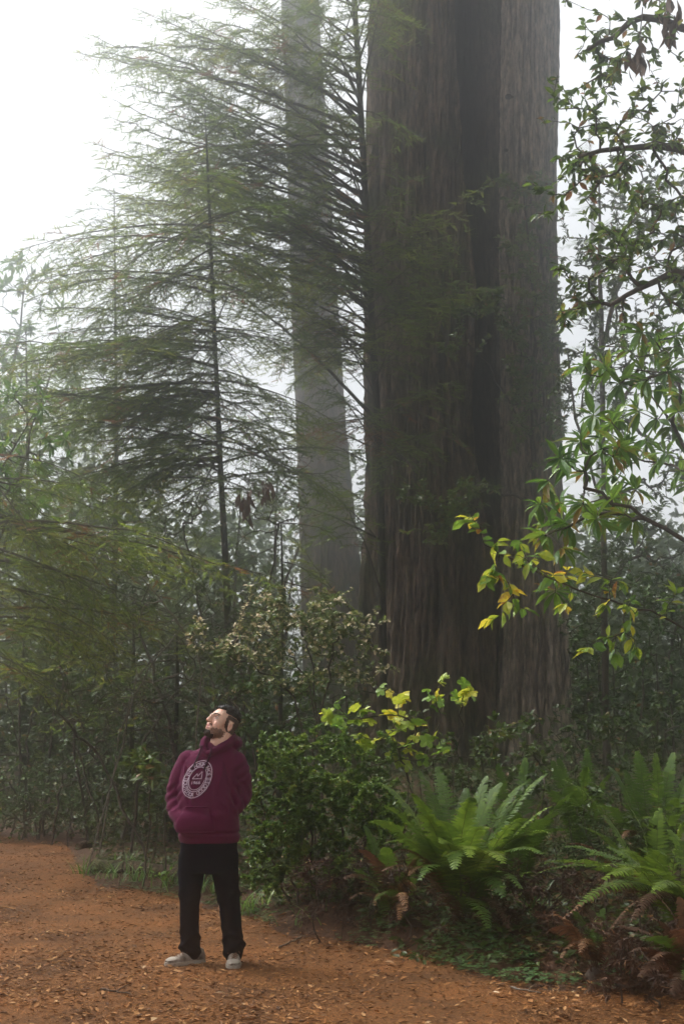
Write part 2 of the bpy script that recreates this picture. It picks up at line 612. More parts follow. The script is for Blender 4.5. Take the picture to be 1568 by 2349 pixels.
def g_notch(T, h):
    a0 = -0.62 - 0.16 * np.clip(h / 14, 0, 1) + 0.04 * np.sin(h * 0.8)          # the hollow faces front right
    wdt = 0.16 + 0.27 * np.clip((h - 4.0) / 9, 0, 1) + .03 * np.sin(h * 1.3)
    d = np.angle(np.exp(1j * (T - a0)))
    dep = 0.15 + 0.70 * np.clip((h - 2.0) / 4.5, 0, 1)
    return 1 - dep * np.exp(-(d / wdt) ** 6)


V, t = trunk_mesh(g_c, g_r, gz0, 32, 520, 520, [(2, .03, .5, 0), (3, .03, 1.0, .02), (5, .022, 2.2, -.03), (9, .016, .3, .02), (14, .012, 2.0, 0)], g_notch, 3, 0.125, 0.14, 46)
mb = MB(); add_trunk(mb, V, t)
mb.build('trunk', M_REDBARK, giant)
sa, sb = P(1222, 1600, GY - 0.9), P(1211, 0, GY - 0.7)


def s_c(z):
    t = (z - sa[2]) / (sb[2] - sa[2])
    return np.stack([sa[0] + (sb[0] - sa[0]) * t + .03 * np.sin(z * .5), GY - 0.75 + 0 * t], -1)


V, t = trunk_mesh(s_c, lambda z: 0.455 + 0.10 * np.exp(-(z - gz0) / 3.0) + 0.12 * np.exp(-(z - gz0) / 0.8) - 0.001 * z, gz0, 32, 520, 300, [(2, .05, .2, .03), (3, .05, 1.6, .02), (6, .03, .9, 0)], None, 8, 0.075, 0.25, 30)
mb = MB(); add_trunk(mb, V, t)
so = mb.build('fused_stem', M_GREYBARK, giant)
so['label'] = 'lighter grey brown second stem with flaky bark'
# burls and broken stubs on the stem and trunk
for (bx_, by_, s_) in [(1166, 222, .07), (1160, 345, .045)]:
    c = P(bx_, by_, GY - 1.25 if bx_ > 1100 else GY - 1.22)
    mb = MB()
    th = np.linspace(0, np.pi, 9); ph = np.linspace(0, 2 * np.pi, 13)[:-1]
    A, B = np.meshgrid(th, ph, indexing='ij')
    S = np.stack([np.sin(A) * np.cos(B), np.sin(A) * np.sin(B) * .8, np.cos(A) * .7], -1)
    S = S * (0.7 + 0.6 * vnoise(S * 2.2 + bx_, 4))[..., None]
    mb.grid(S * s_ + c, 0, 0.3, True, wrap=True)
    mb.build('burl', M_GREYBARK, giant)

# --- the far leaning redwood
FY = 42.0
fa, fb, fc_ = P(772, 1560, FY), P(735, 1000, FY), P(690, 100, FY)
fz0 = float(gz(fa[0], FY)) - 0.2
far_rw = thing('far_redwood', (fa[0], FY, fz0), 'leaning grey redwood trunk fading into the fog left of the giant', 'redwood tree')


def f_c(z):
    zz = np.array([fz0, fa[2], fb[2], fc_[2], 40]); 
    xx_ = np.array([fa[0] + .12, fa[0], fb[0], fc_[0], fc_[0] - .6])
    return np.stack([np.interp(z, zz, xx_), FY + 0 * z], -1)


V, t = trunk_mesh(f_c, lambda z: np.interp(z, [fz0, fa[2], fb[2], fc_[2], 40], [1.15, .95, .69, .55, .43]), fz0, 40, 260, 160, [(3, .05, .5, .01), (5, .03, 1, 0), (8, .03, 2, .01)], None, 14, 0.06, 0.2, 30)
mb = MB(); add_trunk(mb, V, t)
mb.build('trunk', M_REDBARK, far_rw)

# ================================================================== conifers
# needle twig: a flat comb along +y, unit length
_tv, _tf = [], []
for i in range(7):
    y0 = i / 7.2
    w = 0.135 * (1 - 0.55 * (i / 6.) ** 2)
    for s in (-1, 1):
        k = len(_tv)
        _tv += [(0, y0, 0), (0, y0 + .135, 0.0), (s * w, y0 + .10, .02 * ((i % 3) - 1))]
        _tf.append((k, k + 1, k + 2) if s < 0 else (k, k + 2, k + 1))
k = len(_tv)
_tv += [(-.03, .93, 0), (.03, .93, 0), (0, 1.08, 0)]
_tf.append((k, k + 1, k + 2))
TWIG_V, TWIG_F = np.array(_tv), np.array(_tf)


def frames(d, nrm):
    d = unit(d)
    x = unit(np.cross(d, nrm))
    n = np.cross(x, d)
    return x, d, n


class Conifer:
    def __init__(self, seed):
        self.g = np.random.default_rng(seed)
        self.mb = MB()
        self.tw = []

    def twigs(self, pos, d, nrm, size, tint):
        self.tw.append((pos, d, nrm, size, tint))

    def branch(self, p0, d0, length, droop=0.25, dens=1.0, bare=0.12, r0=None, base_t=0.45, curl=0.0, sec=0.45, mat=1):
        g = self.g
        d0 = unit(d0)
        n = max(8, int(length / 0.12))
        t = np.linspace(0, 1, n)
        pts = p0 + d0 * (length * t)[:, None]
        pts[:, 2] += -droop * length * t ** 2 + curl * length * t ** 3
        w = np.cumsum(g.normal(0, 0.012, (n, 3)), 0)
        pts = pts + w * t[:, None] * length * .4
        r0 = r0 or (0.005 + 0.006 * length)
        self.mb.tube(pts, r0 * (1 - 0.85 * t), 5, mat, 0.4, cap=False)
        tang = unit(np.gradient(pts, axis=0))
        sp = 0.080 / dens
        m = int(length / sp)
        side = 1
        bt = min(.86, base_t + g.normal(0, 0.07)) if base_t < .9 else base_t
        for k in range(m):
            u = bare + (1 - bare) * (k + g.random()) / m
            if g.random() < 0.14: continue
            i = u * (n - 1); i0 = min(int(i), n - 2); fr = i - i0
            q = pts[i0] * (1 - fr) + pts[i0 + 1] * fr
            tg = tang[i0]
            lat = unit(np.cross(tg, UP)) * side
            side = -side
            ang = R(52 + g.normal(0, 10))
            ls = (min(0.85, sec * length) * (1 - u) ** 0.5 * min(1, (u - bare) / .12 + .35) + 0.07) * (0.65 + 0.6 * g.random())
            d = unit(tg * math.cos(ang) + lat * math.sin(ang) + UP * g.normal(-0.16, 0.22))
            self.spray(q, d, ls, bt)
        self.spray(pts[-1], tang[-1], 0.16, bt)

    def spray(self, q, d, ls, bt):
        g = self.g
        n = max(3, int(ls / 0.10) + 2)
        t = np.linspace(0, 1, n)
        pts = q + d * (ls * t)[:, None]
        pts[:, 2] -= 0.36 * ls * t ** 2
        self.mb.tube(pts, 0.0032 * (1.2 - t) + 0.0008, 3, 1, 0.4, cap=False)
        k = max(2, int(ls / 0.042))
        u = (np.arange(k) + g.random(k)) / k
        keep = g.random(k) > 0.08
        u = u[keep]; k = len(u)
        if k == 0: return
        pos = q + d * (ls * u)[:, None]
        pos[:, 2] -= 0.36 * ls * u ** 2
        sd = np.where(np.arange(k) % 2, 1., -1.)
        lat = unit(np.cross(d, UP))
        a = R(48) + g.normal(0, .16, k)
        dd = d * np.cos(a)[:, None] + lat * (sd * np.sin(a))[:, None] + UP * (g.normal(-0.12, .16, k))[:, None]
        sz = (0.065 + 0.10 * np.sin(np.clip(u, .1, 1) * 2.6) * min(1, ls / .3 + .3)) * (0.7 + .6 * g.random(k))
        nrm = UP + g.normal(0, .65, (k, 3))
        tint = np.clip(bt + g.normal(0, .10, k), 0, .84) if bt < .9 else .9 + .1 * g.random(k)
        dead = g.random() < 0.035
        if dead: tint = .9 + .1 * g.random(k)
        self.twigs(pos, dd, nrm, sz, tint)
        self.twigs(pts[-1:], d[None], UP[None], np.array([.09]), np.array([min(.84, bt + .08) if bt < .9 else .95]))

    def build(self, parent, mats=None):
        if self.tw:
            pos, d, nr, sz, ti = [np.concatenate([x[i] for x in self.tw]) for i in range(5)]
            x, y, z = frames(d, nr)
            M = np.stack([x, y, z], -1) * sz[:, None, None]
            self.mb.inst(TWIG_V, TWIG_F, M, pos, 0, ti)
        return self.mb.build('crown', mats or [M_NEEDLE, M_TWIG], parent)


def axis_tube(name, pts, r0, r1, mat, parent, sides=12, n=40):
    pts = np.array(pts)
    s = np.linspace(0, len(pts) - 1, n)
    q = np.stack([np.interp(s, np.arange(len(pts)), pts[:, k]) for k in range(3)], -1)
    for _ in range(3):
        q[1:-1] = (q[:-2] + 2 * q[1:-1] + q[2:]) / 4
    mb = MB()
    tt_ = np.linspace(0, 1, n)
    rad = r0 + (r1 - r0) * tt_ + 0.5 * r0 * np.exp(-tt_ * n / 2.0)
    mb.tube(q, rad * (1 + .05 * np.sin(np.arange(n) * 2.3)), sides, 0, 0.4)
    mb.build(name, mat, parent)
    return q


def at_z(q, z):
    return np.stack([np.interp(z, q[:, 2], q[:, k]) for k in range(3)], -1)


def conifer(name, label, px_list, Y, r0, r1, seed, blist, group=None, mats=None, extra_top=0.0):
    """px_list: trunk axis in photo pixels bottom to top; blist: list of dicts/tuples of branches"""
    pts = [P(a, b, Y) for a, b in px_list]
    base = pts[0].copy()
    base[2] = float(gz(base[0], base[1])) - 0.1
    pts = [base] + pts
    if extra_top:
        e = pts[-1] + unit(pts[-1] - pts[-2]) * extra_top
        pts.append(e)
    root = thing(name, base, label, 'conifer', group)
    q = axis_tube('trunk', pts, r0, r1, M_BARK, root)
    c = Conifer(seed)
    for b in blist:
        c.branch(at_z(q, b[0]), np.array(b[1]), b[2], **b[3])
    c.build(root, mats)
    return root, q


def auto_branches(g, z0, z1, n, lmax, lmin, az_rng, pitch, **kw):
    out = []
    for k in range(n):
        u = (k + g.random()) / n
        z = z0 + (z1 - z0) * u
        az = g.uniform(*az_rng)
        pi = R(g.normal(*pitch))
        L = (lmax + (lmin - lmax) * u) * (.65 + .5 * g.random())
        o = dict(droop=g.uniform(.12, .34), base_t=g.uniform(.25, .6))
        o.update(kw)
        out.append((z, (math.cos(az) * math.cos(pi), math.sin(az) * math.cos(pi), math.sin(pi)), L, o))
    return out


def toward(px, py, Y, z0q, droop=.2, **kw):
    """a branch from the trunk height whose tip lands near the given photo position"""
    return ('tip', P(px, py, Y), z0q, droop, kw)


g = np.random.default_rng(41)
# slender tall conifer beside the giant's left edge; steep boughs reach up and left
AY = 23.6
ax_px = [(880, 1640), (872, 1100), (858, 840), (838, 470), (822, 160), (812, 0), (805, -160)]
bl = []
A_tips = [(160, 60, 300), (240, 170, 420), (330, 20, 260), (420, 90, 380), (450, -40, 170), (560, -30, 250), (300, 300, 520), (200, 330, 620), (210, 420, 640),
          (360, 400, 560), (480, 260, 460), (560, 150, 380), (620, 60, 280), (620, 330, 480), (600, 450, 640), (520, 520, 720), (640, 560, 760), (660, 640, 860),
          (700, 200, 330), (720, 420, 560), (560, 640, 820), (700, 760, 920), (690, 860, 980), (660, 980, 1080), (720, 1080, 1180), (640, 1140, 1240), (640, -60, 120), (700, -90, 20),
          (430, 560, 700), (300, 480, 660), (740, 60, 200), (760, 260, 380), (670, 380, 600), (500, 380, 600), (400, 230, 480), (250, 240, 500)]
for (tx, ty, oy) in A_tips:
    bl.append((tx, ty, oy, AY + g.uniform(-2.0, .8)))
    if tx < 480: bl.append((tx + g.normal(0, 30), ty + g.normal(20, 30), oy + g.normal(10, 30), AY + g.uniform(-2.0, .8)))
B2 = [(900, 1010, 940), (880, 700, 640), (960, 600, 700), (930, 900, 960), (1010, 480, 620), (900, 470, 560), (1000, 720, 860), (980, 380, 500), (940, 1080, 1010), (1060, 560, 740), (1110, 430, 640), (890, 350, 420), (900, 560, 600), (1000, 560, 700), (1080, 640, 760), (950, 800, 860), (1030, 870, 960), (900, 780, 800), (930, 440, 520), (980, 1020, 1060), (890, 1120, 1080), (1060, 980, 1040), (950, 680, 740)]
pts = [P(a, b, AY) for a, b in ax_px]
base = pts[0].copy(); base[2] = float(gz(base[0], base[1])) - .1
rootA = thing('tall_slender_conifer', base, 'tall slender conifer against the left edge of the giant redwood, boughs sweeping up left', 'conifer')
qA = axis_tube('trunk', [base] + pts, .070, .045, M_BARK, rootA, 12, 60)
cA = Conifer(5)
for (tx, ty, oy, TY) in list(bl):
    bl.append((tx + g.normal(60, 75), ty + g.normal(35, 60), oy + g.normal(10, 130), AY + g.uniform(-2.6, .9)))
    if g.random() < .15:
        bl.append((tx + g.normal(60, 60), ty + g.normal(40, 60), oy + g.normal(10, 50), AY + g.uniform(-1.8, 1.6)))
for (tx, ty, oy, TY) in bl:
    o = at_z(qA, P(830, oy, AY)[2])
    e = P(tx, ty, TY)
    dr = g.uniform(.05, .2)
    v = e - o
    L = np.linalg.norm(v)
    v[2] += dr * L
    cA.branch(o, v, L, droop=dr, bare=g.uniform(.25, .45), dens=.76, base_t=g.uniform(.3, .75), sec=.40)
for (tx, ty, oy) in B2:
    o = at_z(qA, P(835, oy, AY)[2])
    e = P(tx, ty, AY - g.uniform(.3, 1.6))
    dr = g.uniform(.1, .2); v = e - o; L = np.linalg.norm(v); v[2] += dr * L
    cA.branch(o, v, L, droop=dr, bare=.1, dens=.8, base_t=g.uniform(.35, .65))
for k in range(44):
    z_ = P(830, g.uniform(-60, 1150), AY)[2]
    az = g.uniform(-.5, 3.6) if g.random() < .25 else g.uniform(2.2, 5.2)
    L = g.uniform(1.1, 3.0)
    cA.branch(at_z(qA, z_), (math.cos(az), math.sin(az), g.uniform(.05, .8)), L, droop=g.uniform(.1, .35), bare=.08, dens=.75, base_t=g.uniform(.3, .75))
for (tx, ty, oy) in [(700, 990, 960), (760, 1010, 970), (910, 1000, 975), (860, 1020, 985), (690, 760, 720)]:
    o = at_z(qA, P(850, oy, AY)[2]); e = P(tx, ty, AY - .8); v = e - o; L = np.linalg.norm(v); v[2] += .15 * L
    cA.branch(o, v, L, droop=.15, bare=.15, dens=.7, base_t=.97)
cA.build(rootA)

# young hemlock left of it, trunk partly clear, drooping level boughs
BY = 20.0
b_px = [(532, 1700), (520, 1340), (505, 1060), (492, 760), (482, 520), (474, 330), (470, 250)]
pts = [P(a, b, BY) for a, b in b_px]
base = pts[0].copy(); base[2] = float(gz(base[0], base[1])) - .1
rootB = thing('young_hemlock', base, 'young hemlock with a clear thin trunk and wide drooping boughs behind the man', 'conifer')
qB = axis_tube('trunk', [base] + pts, .065, .006, M_BARK, rootB, 12, 50)
cB = Conifer(9)
B_tips = [(130, 560, 560), (60, 640, 640), (90, 760, 760), (150, 820, 800), (20, 850, 840), (0, 960, 900), (40, 1010, 960), (240, 700, 640), (300, 620, 520), (330, 800, 740), (260, 900, 860),
          (120, 930, 880), (380, 900, 850), (340, 1010, 960), (220, 1090, 1020), (100, 1120, 1060), (640, 700, 660), (700, 800, 760), (620, 900, 850), (720, 960, 900), (600, 1010, 960), (680, 1080, 1010),
          (560, 560, 500), (620, 620, 580), (400, 560, 480), (430, 700, 640), (560, 800, 760), (470, 950, 900), (380, 1120, 1060), (420, 480, 420), (530, 440, 400), (340, 1180, 1100), (620, 1160, 1100), (160, 1000, 960), (260, 800, 760), (440, 830, 780), (300, 960, 930)]
for (tx, ty, oy) in list(B_tips):
    k_ = 1 if abs(tx - 495) > 80 else .4
    B_tips.append((tx + g.normal(0, 50) * k_, ty + g.normal(10, 45), oy + g.normal(0, 35)))
    if g.random() < .6: B_tips.append((tx + g.normal(0, 60) * k_, ty + g.normal(30, 50), oy + g.normal(20, 40)))
for (tx, ty, oy) in B_tips:
    o = at_z(qB, P(500, oy, BY)[2])
    e = P(tx, ty, BY + g.uniform(-1.6, 1.4))
    dr = g.uniform(.12, .3); v = e - o; L = np.linalg.norm(v); v[2] += dr * L
    cB.branch(o, v, L, droop=dr, bare=.1, dens=1.0, base_t=g.uniform(.3, .7), sec=.36)
for k in range(44):
    u_ = g.random() ** .8
    z_ = P(490, 1150 - 860 * u_, BY)[2]
    az = g.random() * 6.283
    L = g.uniform(.8, 2.3) * (1 - .7 * u_)
    cB.branch(at_z(qB, z_), (math.cos(az), math.sin(az), g.uniform(-.1, .5)), L + .25, droop=g.uniform(.1, .35), bare=.08, dens=.8, base_t=g.uniform(.3, .75))
cB.build(rootB)

# two more conifers standing deeper in the stand, their trunks hidden by the nearer boughs
for (nm, pxb, Y_, top, lab, sd_, lm, n_) in [('misted_hemlock', 262, 27.5, 430, 'misted hemlock deeper in the stand left of the young hemlock', 61, 3.2, 90), ('misted_hemlock', 60, 26.0, 760, 'misted hemlock low at the left frame edge', 63, 3.0, 70)]:
    gm = np.random.default_rng(sd_)
    b0 = onp = P(pxb, 1600, Y_); b0[2] = float(gz(b0[0], b0[1])) - .1
    rt = thing(nm, b0, lab, 'conifer', 'misted hemlocks in the stand')
    q = axis_tube('trunk', [b0, P(pxb + 6, (1600 + top) / 2, Y_), P(pxb, top, Y_)], .07, .008, M_BARK, rt, 8, 30)
    c = Conifer(sd_)
    for k in range(n_):
        u_ = (k + gm.random()) / n_
        z_ = b0[2] + .8 + (q[-1, 2] - b0[2] - .9) * u_
        az = gm.random() * 6.283
        L = (lm * (1 - .72 * u_) + .3) * gm.uniform(.6, 1.1)
        c.branch(at_z(q, z_), (math.cos(az), math.sin(az), gm.uniform(-.1, .45)), L, droop=gm.uniform(.12, .35), bare=.08, dens=.75, base_t=gm.uniform(.3, .7))
    c.build(rt)

# low conifer at the left edge, yellow-green boughs hanging over the path margin
CY_ = 15.5
c_px = [(-60, 1780), (-50, 1500), (-40, 1250), (-30, 1000), (-30, 900)]
pts = [P(a, b, CY_) for a, b in c_px]
base = pts[0].copy(); base[2] = float(gz(base[0], base[1])) - .1
rootC = thing('low_hemlock', base, 'low hemlock at the left frame edge with yellow green boughs over the path margin', 'conifer')
qC = axis_tube('trunk', [base] + pts, .09, .03, M_BARK, rootC, 10, 40)
cC = Conifer(13)
C_tips = [(300, 1290, 1200), (200, 1360, 1280), (120, 1240, 1170), (260, 1420, 1340), (90, 1430, 1350), (180, 1500, 1420), (60, 1540, 1460), (330, 1380, 1280), (240, 1180, 1100), (120, 1110, 1030), (420, 1270, 1200), (60, 1340, 1300), (320, 1500, 1420), (200, 1300, 1200), (30, 1180, 1120), (140, 1600, 1500)]
for (tx, ty, oy) in list(C_tips):
    C_tips.append((tx + g.normal(40, 60), ty + g.normal(10, 45), oy + g.normal(0, 30)))
for (tx, ty, oy) in C_tips:
    o = at_z(qC, P(-45, oy, CY_)[2])
    e = P(tx, ty, CY_ + g.uniform(-1.0, 1.2))
    dr = g.uniform(.1, .22); v = e - o; L = np.linalg.norm(v); v[2] += dr * L
    cC.branch(o, v, L, droop=dr, bare=.12, dens=.9, base_t=g.uniform(.5, .8), sec=.34)
cC.build(rootC)

# conifer saplings in the thicket behind the man
sap = [((400, 1640), 1450, 17.5, 21, 'conifer sapling with bright flat sprays in the dark thicket left of the man', [(250, 1600), (330, 1560), (460, 1560), (540, 1600), (300, 1660), (420, 1500), (200, 1560), (560, 1520), (480, 1640)]),
       ((300, 1700), 1380, 18.5, 22, 'conifer sapling behind the thicket, its sprays the lowest on the left', [(120, 1660), (240, 1540), (380, 1460), (180, 1460), (420, 1420), (100, 1540), (330, 1620)]),
       ((640, 1600), 1200, 19.5, 23, 'conifer sapling between the hemlock trunk and the far leaning redwood', [(560, 1290), (720, 1320), (760, 1220), (600, 1400), (700, 1440), (540, 1440), (640, 1240), (780, 1380), (590, 1180)])]
for (bx_, by_), top, Y_, sd_, lab, tips in sap:
    b0 = P(bx_, by_, Y_); b0[2] = float(gz(b0[0], b0[1])) - .05
    rt = thing('conifer_sapling', b0, lab, 'conifer', 'conifer saplings in the thicket')
    q = axis_tube('trunk', [b0, P(bx_ + 8, (by_ + top) / 2, Y_), P(bx_ + 5, top, Y_)], .035, .008, M_BARK, rt, 8, 20)
    c = Conifer(sd_)
    for (tx, ty) in tips:
        e = P(tx, ty, Y_ + g.uniform(-.8, .6))
        o = at_z(q, min(q[-1, 2], max(q[2, 2], e[2] + .25)))
        v = e - o; L = np.linalg.norm(v); dr = g.uniform(.1, .2); v[2] += dr * L
        c.branch(o, v, L, droop=dr, base_t=.62, dens=.85)
    c.build(rt)

# unseen redwoods and high boughs on the giant, added to block sky light
def boughs(mb, gg, c, axes, n, size):
    v = unit(gg.normal(0, 1, (n, 3))) * (gg.random((n, 1)) ** .4)
    pos = np.asarray(c) + v * np.asarray(axes)
    d = unit(v * np.array([1, 1, .1]) + gg.normal(0, .35, (n, 3)) * np.array([1, 1, .4]))
    x, y, z = frames(d, UP + gg.normal(0, .25, (n, 3)))
    M = np.stack([x * 2.2, y, z], -1) * (size * (.6 + .8 * gg.random(n)))[:, None, None]
    mb.inst(TWIG_V, TWIG_F, M, pos, 0, np.clip(gg.normal(.4, .12, n), 0, .8))


gg = np.random.default_rng(50)
mb = MB()
boughs(mb, gg, (gb[0], GY + 3.5, 32), (6.5, 5, 5.5), 3400, 1.3)
for k in range(26):
    z_ = 26 + 6 * gg.random(); a_ = gg.random() * 3.4 - .1
    q_ = np.array([gb[0], GY, z_]) + np.array([math.cos(a_), math.sin(a_) * .8, .05]) * np.linspace(.8, 6.5, 8)[:, None]
    mb.tube(q_, np.linspace(.11, .02, 8), 6, 1, .4, cap=False)
mb.build('crown', [M_NEEDLE, M_TWIG], giant)
for k, (x_, y_, h_, r_, lab) in enumerate([(12.5, 9.0, 34, 4.6, 'unseen redwood added for shade beyond the right edge of the view'), (6.5, -3.0, 33, 5.0, 'unseen redwood added for shade behind the camera on the right'), (1.0, -12.0, 34, 5.5, 'unseen redwood added for shade across the path behind the camera'), (14.5, 18.0, 34, 4.6, 'unseen redwood added for shade farther back beyond the right edge')]):
    z_ = float(gz(x_, y_)) - .2
    rt = thing('shade_redwood', (x_, y_, z_), lab, 'redwood tree', 'unseen redwoods added to shade the path')
    V, t = trunk_mesh(lambda z: np.stack([x_ + 0 * z, y_ + 0 * z], -1), lambda z: .85 - .018 * z + .3 * np.exp(-(z - z_) / 1.2), z_, h_, 80, 80, [(3, .05, k, .01), (5, .03, 1 + k, 0)], None, 60 + k, .06, .2, 20)
    mb = MB(); add_trunk(mb, V, t); mb.build('trunk', M_REDBARK, rt)
    mb = MB()
    boughs(mb, gg, (x_, y_, h_ * .6), (r_, r_, h_ * .42), 4200, 1.25)
    mb.build('crown', [M_NEEDLE, M_TWIG], rt)

# far conifers dissolving in the fog
def far_conifer(px, pyb, Y, h, seed, label, lmax, n=46, z_low=3):
    b = P(px, pyb, Y); b[2] = float(gz(b[0], b[1])) - .2
    rt = thing('fog_conifer', b, label, 'conifer', 'conifers fading into the fog')
    q = axis_tube('trunk', [b, b + [0.1, 0, h * .5], b + [0, 0, h]], .32, .05, M_BARK, rt, 10, 24)
    c = Conifer(seed)
    gg = np.random.default_rng(seed)
    for k in range(n):
        z = b[2] + z_low + (h - z_low) * ((k + gg.random()) / n)
        az = gg.random() * 6.283
        L = lmax * (1 - .75 * (z - b[2]) / h) * (.7 + .5 * gg.random())
        pts_ = at_z(q, z)
        # coarse boughs: far away only their outline shows
        nn = 10; t_ = np.linspace(0, 1, nn)
        d = np.array([math.cos(az), math.sin(az), .1])
        pp = pts_ + d * (L * t_)[:, None]; pp[:, 2] -= .25 * L * t_ ** 2
        c.mb.tube(pp, .03 * (1.1 - t_), 4, 1, .4, cap=False)
        m_ = int(26 * L)
        u = gg.random(m_)
        pos = pts_ + d * (L * u)[:, None]; pos[:, 2] -= .25 * L * u ** 2
        lat = unit(np.cross(d, UP))
        s_ = np.where(gg.random(m_) < .5, 1., -1.)
        dd = d * .6 + lat * (s_ * .8)[:, None] + UP * gg.normal(-.1, .2, m_)[:, None]
        pos = pos + dd * (gg.random(m_) * .35 * (1.05 - u))[:, None]
        c.twigs(pos, dd, UP + gg.normal(0, .3, (m_, 3)), .22 + .25 * gg.random(m_), np.clip(gg.normal(.4, .1, m_), 0, .8))
    c.build(rt)


far_conifer(468, 1560, 88, 46, 31, 'pale conifer ghost high in the fog at upper left', 6.0, 50, 12)
far_conifer(1384, 1560, 76, 34, 32, 'faint conifer in the white fog behind the right hand foliage', 4.5, 46, 8)
far_conifer(200, 1570, 60, 14, 34, 'short fogged conifer behind the left thicket', 5.0, 60, 1)

# ================================================================== broad-leaved plants
LEAF_V = np.array([(0, 0, 0), (-.40, .28, .05), (0, .30, 0), (.40, .28, .05), (-.5, .58, .04), (0, .60, -.03), (.5, .58, .04), (0, 1.0, -.14)])
LEAF_T = np.array([(0, 2, 1), (0, 3, 2), (4, 5, 7), (5, 6, 7)])
LEAF_Q = np.array([(1, 2, 5, 4), (2, 3, 6, 5)])
SLEAF_V = np.array([(0, 0, 0), (-.5, .5, .10), (0, 1, -.03), (.5, .5, .10)])
SLEAF_F = np.array([(0, 2, 1), (0, 3, 2)])


def lobed(n_l=5, deep=.42):
    """palmate lobed leaf outline (maple like), stem at origin, pointing +y"""
    pts = []
    N = 41
    for i in range(N):
        a = -2.55 + 5.1 * i / (N - 1)
        lob = abs(math.cos(a * n_l / 2.05)) ** .8
        r = (0.5 - .10 * abs(a) / 2.5) * (1 - deep + deep * lob) * (1 + .07 * (i % 2))
        pts.append((math.sin(a) * r, .36 + math.cos(a) * r, .07 * abs(math.sin(a * 2.5)) - .22 * (r - .2) * (math.cos(a) > 0) * r))
    V = [(0, .36, 0.03)] + [(0, 0, 0)] + pts
    F = [(0, i + 1, i) for i in range(2, N + 1)] + [(0, 1, N + 1), (0, 2, 1)]
    return np.array(V), np.array(F)


LOB_V, LOB_F = lobed()


def place(mb, pos, d, size, width, g, mat=0, tint=.5, up=1.0, jit=.5, small=False, lob=False):
    n = len(pos)
    if n == 0: return
    nr = np.array([0, 0, up]) + g.normal(0, jit, (n, 3))
    x, y, z = frames(np.asarray(d, float) + 1e-6, nr)
    size = np.broadcast_to(np.asarray(size, float), (n,))
    width = np.broadcast_to(np.asarray(width, float), (n,))
    M = np.stack([x * (width * size)[:, None], y * size[:, None], z * (size)[:, None] * np.where(small, .5, 1.)], -1)
    if lob:
        mb.inst(LOB_V, LOB_F, M, pos, mat, tint)
    elif small:
        mb.inst(SLEAF_V, SLEAF_F, M, pos, mat, tint)
    else:
        mb.inst(LEAF_V, LEAF_T, M, pos, mat, tint)
        mb.inst(LEAF_V, LEAF_Q, M, pos, mat, tint)


def grow(stems, tips, g, step=.10, jit=.10, up_bias=.35, sag=0.0):
    """join every tip to the nearest wood already grown; returns chains and twig ends"""
    nodes_, par, sdir = [], [], []
    chains = []
    for s in stems:
        s = np.asarray(s)
        ids = []
        for k, p in enumerate(s):
            nodes_.append(p)
            par.append(ids[-1] if ids else -1)
            ids.append(len(nodes_) - 1)
        chains.append(ids)
    N0 = len(nodes_)
    cap = N0 + int(len(tips) * 14 + 10)
    A = np.zeros((cap + 4000, 3))
    A[:N0] = nodes_
    n = N0
    d0 = np.min(np.linalg.norm(tips[:, None] - A[None, :N0], axis=-1), 1)
    for ti in np.argsort(d0):
        tip = tips[ti]
        dv = A[:n] - tip
        dist = np.linalg.norm(dv, axis=1) + up_bias * np.maximum(0, dv[:, 2])
        j = int(np.argmin(dist))
        a = A[j]
        L = np.linalg.norm(tip - a)
        m = max(2, min(12, int(L / step) + 1))
        t = np.linspace(0, 1, m + 1)[1:]
        pth = a + (tip - a) * t[:, None]
        bend = g.normal(0, jit * L, 3)
        pth = pth + bend * (np.sin(np.pi * t) * .5)[:, None] + g.normal(0, jit * .18 * min(L, .5), (m, 3)) * (t < 1)[:, None]
        pth[:, 2] += -sag * L * np.sin(np.pi * t) * .5
        ids = [j]
        for p in pth:
            if n >= len(A): break
            A[n] = p
            par.append(ids[-1])
            ids.append(n)
            n += 1
        chains.append(ids)
    flow = np.zeros(n)
    for c in chains: flow[c[-1]] += 1
    for i in range(n - 1, -1, -1):
        if par[i] >= 0: flow[par[i]] += flow[i]
    return A[:n], chains, flow, len(stems)


def ellip(g, c, r, n, shell=.35, clump=0, cr=.25):
    """points in an ellipsoid, gathered in clumps when asked"""
    def pts(n_):
        v = unit(g.normal(0, 1, (n_, 3)))
        rad = (shell + (1 - shell) * g.random(n_)) ** .6
        return v * rad[:, None]
    if clump:
        cc = pts(clump)
        i = g.integers(0, clump, n)
        p = cc[i] + g.normal(0, cr, (n, 3))
    else:
        p = pts(n)
    return np.asarray(c) + p * np.asarray(r)


